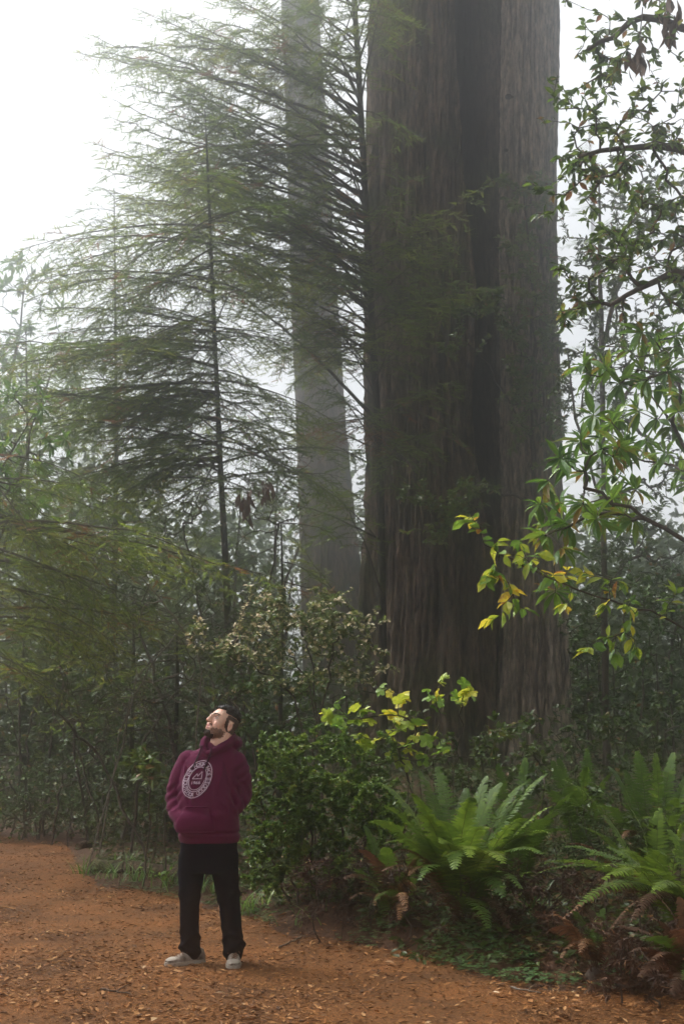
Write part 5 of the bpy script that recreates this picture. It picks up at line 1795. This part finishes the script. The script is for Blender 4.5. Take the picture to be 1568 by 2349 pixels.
b_.inputs['Subsurface Scale'].default_value = .5
bodyo = bpy.data.objects.new('body', me); COL.objects.link(bodyo); bodyo.parent = man
me.materials.clear(); me.materials.append(M_SKIN)
bodyV, bodyN = V, N
lt_ = quads_of(me)
bF = lt_[0]

# ---- hair, beard, brows, eyes
M_HAIR = noise_mat('dark_hair', [(.3, (.006, .004, .003)), (.7, (.022, .015, .011))], ns=140, detail=3, rough=.55, bump=.5, bdist=.003, spec=.4)
M_STUB = noise_mat('clipped_hair', [(.35, (.05, .03, .022)), (.7, (.13, .08, .057))], ns=160, detail=3, rough=.7, bump=.4, bdist=.002, spec=.3)


M_BEARD = noise_mat('beard_hair', [(.35, (.022, .013, .010)), (.7, (.06, .036, .026))], ns=160, detail=3, rough=.7, bump=.4, bdist=.002, spec=.3)
M_JAW = noise_mat('jaw_stubble', [(.35, (.14, .078, .055)), (.7, (.34, .195, .14))], ns=170, detail=4, rough=.7, bump=.4, bdist=.002, spec=.3)


def shell_of(mask_v, thick, name, mat, strands=0, slen=.012, sdir=None, g=np.random.default_rng(5)):
    fm = mask_v[bF].all(1)
    F = bF[fm]
    if len(F) == 0: return
    used = np.unique(F)
    mp = -np.ones(len(bodyV), int); mp[used] = np.arange(len(used))
    o = bodyV[used] + bodyN[used] * thick[used][:, None]
    mb = MB()
    mb.add(o + MO, mp[F], 0, .5, True)
    # rim that closes the shell down onto the skin
    ed = {}
    for f in F:
        for k in range(4):
            e = (f[k], f[(k + 1) % 4])
            ed[e] = 1
    rim = [e for e in ed if (e[1], e[0]) not in ed]
    if rim:
        rim = np.array(rim)
        inn = bodyV - bodyN * .003
        Vr = np.concatenate([o[mp[rim[:, 0]]], o[mp[rim[:, 1]]], inn[rim[:, 1]], inn[rim[:, 0]]])
        m = len(rim); k = np.arange(m)
        mb.add(Vr + MO, np.stack([k + m, k, k + 3 * m, k + 2 * m], -1), 0, .5, True)
    if strands:
        i = g.integers(0, len(used), strands)
        p = o[i]; n_ = bodyN[used][i]
        d = unit(n_ + g.normal(0, .35, (strands, 3)) + (sdir if sdir is not None else 0))
        x = unit(np.cross(d, g.normal(0, 1, (strands, 3))))
        L_ = slen * (.5 + g.random(strands))
        tv = np.stack([p - x * .0014 - n_ * .002, p + x * .0014 - n_ * .002, p + d * L_[:, None]], 1)
        mb.add(tv.reshape(-1, 3) + MO, np.arange(strands * 3).reshape(-1, 3), 0, .5)
    return mb.build(name, mat, man)


jn = (vnoise(hv * 120, 3) - .5)
x_, y_, z_ = hv[:, 0], hv[:, 1], hv[:, 2]
hairline = .098 - .55 * np.maximum(0, np.abs(x_) - .045)                      # front: height at which the forehead ends
top = (z_ > .072 + .30 * np.maximum(0, y_ - .02) + .004 * jn) & (z_ > .100 - .03 * (y_ < .05)) & (z_ > .078) & (y_ > -.105) & (y_ < .088 + .006 * jn)
side = (z_ > -.035 + .45 * np.maximum(0, y_ + .012) * 2.2 + .006 * jn) & (y_ < .034 - .12 * np.abs(z_ - .05) + .006 * jn) & (~((np.abs(x_) > .0745) & (np.abs(z_) < .045) & (np.abs(y_ + .010) < .028))) & (z_ < .125) & (y_ > -.135)
shell_of(top, np.clip(.010 + .010 * vnoise(hv * 60, 9), 0, 1) * np.clip((z_ - .07) / .03, .3, 1), 'hair', M_HAIR, 3200, .010, -hf * .9 + hu * .2)
so_ = shell_of(side & (~top), np.full(len(V), .0018) + .001 * jn, 'clipped_hair', M_STUB, 1500, .003)
if so_: so_['label'] = 'closely clipped sides and back of the hair'
jawline = -.028 + .45 * np.maximum(0, y_ - .02) * -.55
jd = vnoise(hv * 190, 8) - .5
beard = (z_ < -.030 + .0 * y_ + .030 * jd - .26 * np.maximum(0, y_ - .03)) & (z_ > -.118) & (y_ > -.005 + .03 * jd) & (y_ + .55 * (z_ + .1) > -.0) & (np.abs(x_) < .085)
beard &= ~((np.abs(x_) < .024) & (z_ > -.066) & (y_ > .07))
chinb = (np.abs(x_) < .040) & (z_ < -.062) & (y_ > .05)
must = (np.abs(x_) < .036) & (z_ < -.020 - .0 * y_) & (z_ > -.034 - .25 * np.maximum(0, np.abs(x_) - .012)) & (y_ > .075) & (np.abs(x_) > .004)
under = (z_ < -.095) & (y_ < .03)
beard &= ~under
th_ = .0025 + .007 * np.exp(-((hv - np.array([0, .09, -.095])) / np.array([.045, .04, .03])) ** 2).prod(1) if False else .0025 + .006 * np.exp(-(((hv - np.array([0, .085, -.095])) / np.array([.05, .05, .03])) ** 2).sum(1))
core = np.exp(-(((hv - np.array([0, .085, -.088])) / np.array([.042, .05, .024])) ** 2).sum(1)) > .42 + .3 * jn
shell_of(core & (beard | chinb), th_ * .7, 'beard', M_BEARD, 1500, .003, hf * .2 - hu * .3)
st_ = shell_of(beard & ~core, np.full(len(V), .0016) + .001 * jn, 'jaw_stubble', M_JAW, 1600, .0035, hf * .2 - hu * .3)
if st_: st_['label'] = 'short trimmed stubble along the jaw'
ms_ = shell_of(must, np.full(len(V), .0014), 'moustache', M_JAW, 300, .003, -hu * .5)
brow = None
for s in (-1, 1):
    mb = MB()
    t = np.linspace(0, 1, 9)
    pth = np.array([H(s * (.014 + .042 * k), .1085 - .030 * k ** 1.8, .044 + .009 * math.sin(k * 2.6)) for k in t])
    bvt = BVHTree.FromPolygons([tuple(v) for v in V], [tuple(int(i) for i in f) for f in bF])
    pth = np.array([np.array(bvt.find_nearest(Vector(p))[0]) + hf * .0012 for p in pth])
    mb.tube(pth + MO, .0042 * np.sin(np.clip(t * .86 + .14, 0, 1) * np.pi) ** .5 + .0006, 6, 0)
    mb.build('eyebrow', M_HAIR, man)
    # eye: ball, iris, lids
    ec = H(s * .033, .0828, .0255)
    gaze = unit(hf * .90 + hu * .16 + hl * .16)
    S, F = sphere(ec, .0132, None, 20)
    dz = (S - ec) @ gaze / .0132
    mb = MB()
    fd = dz[F].mean(1)
    mb.add(S + MO, F, 0, .5, True)
    eo = mb.build('eye', [plain('eye_white_%d' % (s > 0), (.80, .78, .76), .15, .6)], man)
    mb = MB()
    a1 = unit(np.cross(gaze, UP)); a2 = np.cross(gaze, a1)
    for rr, off, mi in ((.0058, .0122, 0), (.0026, .0127, 1)):
        th = np.linspace(0, 2 * np.pi, 17)[:-1]
        ring = ec + gaze * off + (a1 * np.cos(th)[:, None] + a2 * np.sin(th)[:, None]) * rr
        Vv = np.concatenate([ring, [ec + gaze * (off + .0012)]])
        mb.add(Vv + MO, [(k, (k + 1) % 16, 16) for k in range(16)], mi, .5, True)
    mb.build('iris', [plain('iris_%d' % (s > 0), (.06, .035, .02), .2, .6), plain('pupil_%d' % (s > 0), (.004, .004, .004), .2)], eo)
    for lid, zz in (('eyelid', .0045), ('eyelid', -.0060)):
        mb = MB()
        k = np.linspace(-1, 1, 9)
        pth = np.array([ec + hl * (q * .0155) + hf * (.0132 - .0065 * q * q) + hu * (zz * (1 - q * q) + .0005) for q in k])
        mb.tube(pth + MO, .0026 if zz > 0 else .0022, 6, 0)
        mb.build(lid, M_JAW if zz > 0 else M_SKIN, eo)

# ---- trousers
tr = [ellrings([(.60, .012, .02, .175, .120), (.68, .015, .02, .188, .130), (.80, .015, .015, .192, .133), (.88, .012, .01, .19, .13)], 32, 2.5)]
LR = [(-.095, .02, .70, .105), (-.105, .01, .56, .094), (-.110, .0, .44, .082), (-.110, .01, .30, .078), (-.106, .02, .17, .074), (-.103, .03, .105, .080), (-.098, .035, .065, .074)]
LL = [(.120, .02, .70, .108), (.132, .01, .56, .096), (.150, -.005, .44, .085), (.170, .0, .30, .080), (.185, .0, .17, .077), (.190, .0, .105, .082), (.190, .002, .068, .076)]
for Lg in (LR, LL):
    tr.append(cap_path([[a, c, z] for a, c, z, r in Lg], [r * (.92 if z > .5 else .86) for a, c, z, r in Lg], 20, 5))
me, V, N = skin_of(tr, .010, 5, 'trousers')
f = np.zeros(len(V))
for (zc, amp, w) in [(.10, .010, .018), (.150, .008, .016), (.205, .005, .02), (.43, .006, .02), (.49, .004, .02), (.56, .004, .03)]:
    zz = V[:, 2] + .035 * np.sin(V[:, 0] * 28 + zc * 40) + .02 * np.sin(V[:, 1] * 30)
    f += amp * np.exp(-((zz - zc) / w) ** 2)
f += .010 * (fbm(V * np.array([9, 9, 5]), 3, 3) - .5)
V = V + N * f[:, None]
V[:, 2] = np.maximum(V[:, 2], .028)
me.vertices.foreach_set('co', V.astype(np.float32).ravel())
o = bpy.data.objects.new('trousers', me); COL.objects.link(o); o.parent = man
me.materials.clear(); me.materials.append(noise_mat('black_denim', [(.3, (.0025, .003, .005)), (.7, (.006, .0065, .010))], ns=300, detail=2, rough=.95, bump=.1, bdist=.001, spec=.05))

# ---- hoodie
hd = [ellrings([(.80, .018, .015, .200, .142), (.835, .018, .012, .214, .152), (.90, .012, .0, .212, .158), (.98, .008, -.004, .210, .160), (1.08, .005, .0, .207, .155), (1.20, .010, .005, .207, .148), (1.30, .020, .01, .205, .136), (1.36, .030, .015, .195, .118), (1.405, .045, .018, .155, .098), (1.445, .065, .02, .105, .085), (1.475, .075, .02, .080, .075)], 40, 2.4),
      cap_path([[-.130, .02, 1.345], [-.195, .03, 1.22], [-.222, .045, 1.09], [-.205, -.03, 1.00], [-.165, -.095, .965]], [.078, .074, .070, .062, .052], 20),
      cap_path([[.190, .02, 1.335], [.225, .03, 1.22], [.232, .05, 1.10], [.165, -.045, 1.025], [.075, -.115, .985]], [.080, .076, .073, .064, .054], 20),
      # the pouch bulges over the hands
      sphere([-.055, -.115, .935], (.155, .065, .095), None, 24), sphere([-.12, -.10, .925], (.095, .07, .075), None, 20),
      # hood: thick collar roll round the neck and the empty hood lying on the back
      cap_path([[.000, -.098, 1.405], [-.030, -.078, 1.445], [-.028, -.030, 1.480], [.0, .03, 1.505], [.065, .085, 1.508], [.150, .075, 1.512], [.170, .01, 1.500], [.120, -.060, 1.452], [.055, -.098, 1.418], [.012, -.108, 1.397]], [.016, .021, .026, .030, .034, .036, .034, .030, .024, .018], 16),
      cap_path([[-.02, .07, 1.46], [.09, .13, 1.465], [.195, .08, 1.468], [.19, .02, 1.462]], [.045, .058, .050, .036], 16), sphere([.105, .12, 1.44], (.11, .07, .075), None, 20)]
me, V, N = skin_of(hd, .0075, 5, 'hoodie')
# cloth folds
fold = .012 * (fbm(V * np.array([7, 7, 4.5]), 3, 5) - .5)
def along(p0, p1, n, amp, rad, skew=0.):
    """soft ripples across a limb between p0 and p1"""
    p0, p1 = np.array(p0), np.array(p1)
    ax_ = p1 - p0; L_ = np.linalg.norm(ax_); ax_ /= L_
    s = (V - p0) @ ax_
    dist = np.linalg.norm(V - p0 - s[:, None] * ax_, axis=1)
    w = np.exp(-np.maximum(0, dist - rad) ** 2 / .0008) * np.clip(s / .04, 0, 1) * np.clip((L_ - s) / .04, 0, 1)
    ph = 2 * np.pi * n * s / L_ + 9 * (fbm(V * 6, 2, 31) - .5) + skew * V[:, 0] * 30
    return amp * w * (np.sin(ph) * .5 + .5 * np.abs(np.sin(ph * .5 + 1)))
fold += along([-.20, .03, 1.20], [-.20, -.03, .98], 3.2, .0075, .08, 1.6)
fold += along([.235, .03, 1.20], [.13, -.08, 1.00], 3.4, .0085, .08, -1.8)
fold += along([.23, .03, 1.36], [.25, .03, 1.18], 2, .006, .09, 2.0)
# hem band, armpit creases, pocket seam
fold -= .010 * np.exp(-((V[:, 2] - .868) / .010) ** 2) * (np.abs(V[:, 0]) < .3)
fold -= .012 * np.exp(-((V[:, 0] - .135 - .25 * (1.30 - V[:, 2])) / .012) ** 2) * np.clip((V[:, 2] - 1.02) / .05, 0, 1) * np.clip((1.36 - V[:, 2]) / .05, 0, 1) * (V[:, 1] < 0)
fold -= .010 * np.exp(-((V[:, 0] + .135 - .10 * (1.30 - V[:, 2])) / .012) ** 2) * np.clip((V[:, 2] - 1.05) / .05, 0, 1) * np.clip((1.34 - V[:, 2]) / .05, 0, 1) * (V[:, 1] < 0)
for k_, (x0_, z0_, x1_, z1_) in enumerate([(-.10, 1.36, -.13, 1.10), (.12, 1.36, .08, 1.12), (.15, 1.20, .16, .92), (-.02, 1.40, -.10, 1.30)]):
    tt_ = np.clip((z0_ - V[:, 2]) / (z0_ - z1_), 0, 1)
    xc = x0_ + (x1_ - x0_) * tt_
    fold += .006 * np.exp(-((V[:, 0] - xc) / .013) ** 2) * np.sin(np.pi * tt_) * (V[:, 1] < .02)
V = V + N * fold[:, None]
me.vertices.foreach_set('co', V.astype(np.float32).ravel())
hoodie = bpy.data.objects.new('hoodie', me); COL.objects.link(hoodie); hoodie.parent = man
M_MAROON = noise_mat('maroon_fleece', [(.3, (.066, .0042, .025)), (.7, (.105, .007, .040))], ns=260, detail=3, rough=.92, bump=.25, bdist=.0015, spec=.12)
M_MAROON.node_tree.nodes['Principled BSDF'].inputs['Sheen Weight'].default_value = .08
me.materials.clear(); me.materials.append(M_MAROON)
lvv = np.zeros(len(me.loops), np.int32); me.loops.foreach_get('vertex_index', lvv)
HB = BVHTree.FromPolygons([tuple(v) for v in V], [tuple(int(q) for q in f_) for f_ in lvv.reshape(-1, 4)])


def onto(x, z, off):
    """the hoodie's front surface at (x, z) in the man's own frame"""
    h = HB.ray_cast(Vector((x, -1.0, z)), Vector((0, 1, 0)))
    if h[0] is None: return np.array([x, -.15, z])
    return np.array(h[0]) + np.array(h[1]) * off


def ribbon(name, pts2, w, off, mat, parent, closed=False):
    """a flat stitched line lying on the cloth"""
    p = np.array(pts2, float)
    if closed: p = np.concatenate([p, p[:1]])
    d = unit(np.gradient(p, axis=0))
    nrm = np.stack([-d[:, 1], d[:, 0]], -1)
    rows = []
    for q, n_ in zip(p, nrm):
        rows.append([onto(*(q - n_ * w / 2), off) + MO, onto(*(q + n_ * w / 2), off) + MO])
    mb = MB()
    mb.grid(np.array(rows), 0, .5, True)
    return mb.build(name, mat, parent)


# pouch pocket: a panel with its own edge, standing off the cloth
px_ = np.array([(-.185, .885), (-.205, .945), (-.150, 1.03), (-.130, 1.047), (.028, 1.044), (.034, 1.03), (.040, .985), (.055, .945), (.062, .885)])
mb = MB()
cols = 26
zt = np.linspace(.885, 1.046, 18)
rows = []
for z in zt:
    xl = np.interp(z, [.885, .945, 1.03, 1.047], [-.190, -.200, -.150, -.130])
    xr = np.interp(z, [.885, .945, .985, 1.03, 1.046], [.066, .058, .044, .034, .030])
    rows.append([onto(x, z, .0075 if 0 < i < cols - 1 else .001) + MO for i, x in enumerate(np.linspace(xl, xr, cols))])
mb.grid(np.array(rows), 0, .5, True)
for rr in (rows[0], rows[-1], [r[0] for r in rows], [r[-1] for r in rows]):
    mb.tube(np.array(rr) + np.array([0, -.001, 0]), .0035, 6, 0)
mb.build('pouch_pocket', M_MAROON, hoodie)

# drawstrings
M_CORD = plain('dark_cord', (.018, .006, .010), .8)
for pts in ([(-.030, 1.448), (-.045, 1.405), (-.062, 1.36), (-.085, 1.315), (-.100, 1.292)], [(.036, 1.432), (.030, 1.40), (.012, 1.35), (-.004, 1.315), (-.014, 1.290)]):
    q = np.array([onto(x, z, .007) for x, z in pts])
    s = np.linspace(0, len(q) - 1, 16)
    q = np.stack([np.interp(s, np.arange(len(q)), q[:, k]) for k in range(3)], -1)
    mb = MB()
    mb.tube(q + MO, np.where(np.arange(16) > 13, .0072, .0050), 8, 0)
    mb.build('drawstring', M_CORD, hoodie)

# ---- the round print on the chest
M_PRINT = plain('pale_print', (.50, .40, .47), .8)
LC = np.array([-.057, 1.232])


def UVp(u, v):
    """print coordinates (unit oval) to the chest: the oval leans with the torso"""
    return np.array([LC[0] + .094 * u + .032 * v, LC[1] - .004 + .123 * v + .004 * u])


def arc(ru, rv, a0, a1, n=40):
    return [UVp(ru * math.cos(a), rv * math.sin(a)) for a in np.linspace(a0, a1, n)]


pi = math.pi
pr = lambda pts, w: ribbon('print_line', pts, w, .0032, M_PRINT, hoodie)
parts_print = [(arc(1, 1, 0, 2 * pi, 80), .0052), (arc(.63, .66, -.02, pi + .02, 50), .0052), (arc(.66, .67, pi, 2 * pi, 50), .0050), (arc(.555, .57, pi + .05, 2 * pi - .05, 46), .0040),
               ([UVp(-.98, .035), UVp(-.56, .035)], .0045), ([UVp(-.98, -.055), UVp(-.66, -.055)], .0045), ([UVp(.56, .035), UVp(.98, .035)], .0045), ([UVp(.66, -.055), UVp(.98, -.055)], .0045),
               ([UVp(-.36, .03), UVp(-.10, .31), UVp(-.02, .16), UVp(.22, .42), UVp(.30, .03), UVp(-.36, .03)], .0046)]
mb_all = MB()
for pts, w in parts_print:
    p = np.array(pts, float)
    if len(p) <= 6:                                  # straight strokes: finer steps so that they follow the cloth
        p = np.concatenate([np.linspace(p[i], p[i + 1], 8)[:-1] for i in range(len(p) - 1)] + [p[-1:]])
    d = unit(np.gradient(p, axis=0)); n_ = np.stack([-d[:, 1], d[:, 0]], -1)
    mb_all.grid(np.array([[onto(*(q - m_ * w / 2), .0034) + MO, onto(*(q + m_ * w / 2), .0034) + MO] for q, m_ in zip(p, n_)]), 0, .5, True)


def glyph(ch, bold=.018):
    cu = bpy.data.curves.new('t', 'FONT')
    cu.body = ch; cu.size = 1; cu.align_x = 'CENTER'; cu.offset = bold; cu.resolution_u = 3
    o_ = bpy.data.objects.new('t', cu); COL.objects.link(o_)
    dg = bpy.context.evaluated_depsgraph_get(); dg.update()
    m_ = bpy.data.meshes.new_from_object(o_.evaluated_get(dg))
    v_ = np.array([v.co[:] for v in m_.vertices]) if len(m_.vertices) else np.zeros((0, 3))
    f_ = [tuple(q.vertices) for q in m_.polygons]
    bpy.data.objects.remove(o_); bpy.data.curves.remove(cu); bpy.data.meshes.remove(m_)
    return v_, f_


def put(ch, cu_, cv_, ang, h, wx=1.0):
    """glyph centred at print coords, turned by ang, cap height h in metres"""
    v_, f_ = glyph(ch)
    if not f_: return
    x = v_[:, 0] * h / .7 * wx
    y = (v_[:, 1] - .35) * h / .7
    c, s = math.cos(ang), math.sin(ang)
    X_, Y_ = x * c - y * s, x * s + y * c
    ctr = UVp(cu_, cv_)
    q = np.array([onto(ctr[0] + a + .2 * b, ctr[1] + b, .0036) for a, b in zip(X_, Y_)]) + MO
    for f in f_:
        mb_all.add(q[list(f)], [list(range(len(f)))], 0, .5)


def arc_text(txt, ru, rv, a0, a1, h, flip=False, wx=1.0):
    k = len(txt)
    for i, ch in enumerate(txt):
        a = a0 + (a1 - a0) * i / (k - 1)
        t_ = math.atan2(rv * .128 * math.cos(a), -ru * .0985 * math.sin(a))
        put(ch, ru * math.cos(a), rv * math.sin(a), t_ + (0 if flip else pi), h, wx)


arc_text('THE NORTH FACE', .80, .81, R(163), R(17), .0240, wx=.95)
arc_text('OUTDOOR GOODS', .82, .83, R(192), R(346), .0240, True, wx=.95)
for i, ch in enumerate('1966'):
    put(ch, -.30 + .175 * i, -.18, 0, .0200, 1.1)
mb_all.build('chest_print', M_PRINT, hoodie)

# ---- shoes
M_CANVAS = noise_mat('scuffed_canvas', [(.38, (.10, .065, .045)), (.52, (.25, .205, .165)), (.7, (.40, .35, .30))], ns=26, detail=6, rough=.85, bump=.2, bdist=.002)
M_SOLE = plain('cream_rubber', (.33, .28, .225), .6)
M_LACE = plain('rust_lace', (.17, .075, .04), .9)


def shoe(ankle, yaw, name='shoe'):
    """yaw: 0 points at the camera, positive to the left of the picture"""
    f_ = np.array([-math.sin(yaw), -math.cos(yaw), 0]); r_ = np.array([math.cos(yaw), -math.sin(yaw), 0])
    A_ = np.array([ankle[0], ankle[1], 0.])
    rt = bpy.data.objects.new(name, None); COL.objects.link(rt); rt.parent = man
    #   along, half width, sole top z, upper height
    prof = [(-.085, .020, .030, .075), (-.075, .034, .030, .095), (-.04, .040, .030, .105), (.0, .040, .029, .105), (.04, .041, .028, .094), (.08, .045, .027, .077), (.12, .048, .027, .062), (.16, .045, .027, .052), (.19, .034, .028, .044), (.205, .018, .029, .037)]
    def pt(a, w, z): return A_ + f_ * a + r_ * w + UP * z + MO
    up_ = MB(); rows = []
    for a, w, z0, z1 in prof:
        th = np.linspace(0, pi, 13)
        rows.append([pt(a, w * math.cos(t) * (1 if t in (0, pi) else 1.0), z0 - .008 + (z1 - z0 + .008) * math.sin(t) ** .75) for t in th])
    up_.grid(np.array(rows), 0, .5, True)
    for r0 in (rows[0], rows[-1]):
        c = np.mean(r0, 0)
        up_.add(np.concatenate([r0, [c]]), [(i, i + 1, 13) for i in range(12)] if r0 is rows[0] else [(i + 1, i, 13) for i in range(12)], 0, .5, True)
    def wrap(mb, name_, mat):
        o_ = mb.build(name_, mat); o_.data.transform(Matrix.Translation(-Vector(MO))); o_.parent = rt
        return o_
    wrap(up_, 'upper', M_CANVAS)
    so = MB(); outl = [(a, w + .005, z0) for a, w, z0, z1 in prof]
    L_ = [pt(-.094, 0, 0)] + [pt(a, w, 0) for a, w, z in outl] + [pt(.213, 0, 0)] + [pt(a, -w, 0) for a, w, z in outl[::-1]]
    L_ = np.array(L_)
    so.add(*loft(np.stack([L_ + UP * .001, L_ + UP * .016, L_ + UP * .0255])), 0, .5, False)
    wrap(so, 'sole', M_SOLE)
    tc_ = MB()
    th = np.linspace(-.9, .9, 9)
    rows = []
    for a, k in ((.150, 1.02), (.172, 1.03), (.196, 1.05), (.208, 1.08)):
        w = np.interp(a, [p[0] for p in prof], [p[1] for p in prof]); z1 = np.interp(a, [p[0] for p in prof], [p[3] for p in prof])
        rows.append([pt(a, w * k * math.sin(t * 1.55), .022 + (z1 - .020) * math.cos(t * 1.2) ** .75 + .002) for t in th])
    tc_.grid(np.array(rows), 0, .5, True)
    wrap(tc_, 'toe_cap', M_SOLE)
    la = MB()
    for k in range(5):
        a = .035 + .021 * k; z = np.interp(a, [p[0] for p in prof], [p[3] for p in prof])
        la.tube([pt(a, -.022, z - .008), pt(a + .006, 0, z + .004), pt(a + .012, .022, z - .008)], .003, 6)
    for s in (-1, 1):
        a, z = .03, .098
        la.tube([pt(a, 0, z + .006), pt(a + .01, s * .018, z + .016), pt(a + .02, s * .034, z + .004), pt(a + .012, s * .014, z + .004), pt(a, 0, z + .006)], .0028, 6)
        la.tube([pt(a, 0, z + .006), pt(a + .025, s * .03, z - .004), pt(a + .04, s * .042, z - .018)], .0028, 6)
    wrap(la, 'lace', M_LACE)
    return rt


shoe((-.085, .035), R(54))
shoe((.195, .0), R(-3))

# ================================================================== the fog itself
zs_ = [o.matrix_world.translation.z for o in bpy.data.objects]
hb = MB()
x0, x1, y0, y1, z0, z1 = -112, 112, -42, 132, -1.6, 42
V = [(x, y, z) for z in (z0, z1) for y in (y0, y1) for x in (x0, x1)]
hb.add(V, [(0, 2, 3, 1), (4, 5, 7, 6), (0, 1, 5, 4), (2, 6, 7, 3), (0, 4, 6, 2), (1, 3, 7, 5)])
hz = bpy.data.materials.new('fog')
hz.use_nodes = True
nt = hz.node_tree
for n_ in list(nt.nodes): nt.nodes.remove(n_)
out = nt.nodes.new('ShaderNodeOutputMaterial')
pv = nt.nodes.new('ShaderNodeVolumePrincipled')
pv.inputs['Color'].default_value = (.93, .95, .97, 1)
pv.inputs['Density'].default_value = HAZE_DENSITY
pv.inputs['Anisotropy'].default_value = HAZE_ANISO
nt.links.new(pv.outputs[0], out.inputs['Volume'])
hobj = hb.build('haze', hz)
tag(hobj, 'pale fog filling the whole grove', 'fog', kind='stuff')
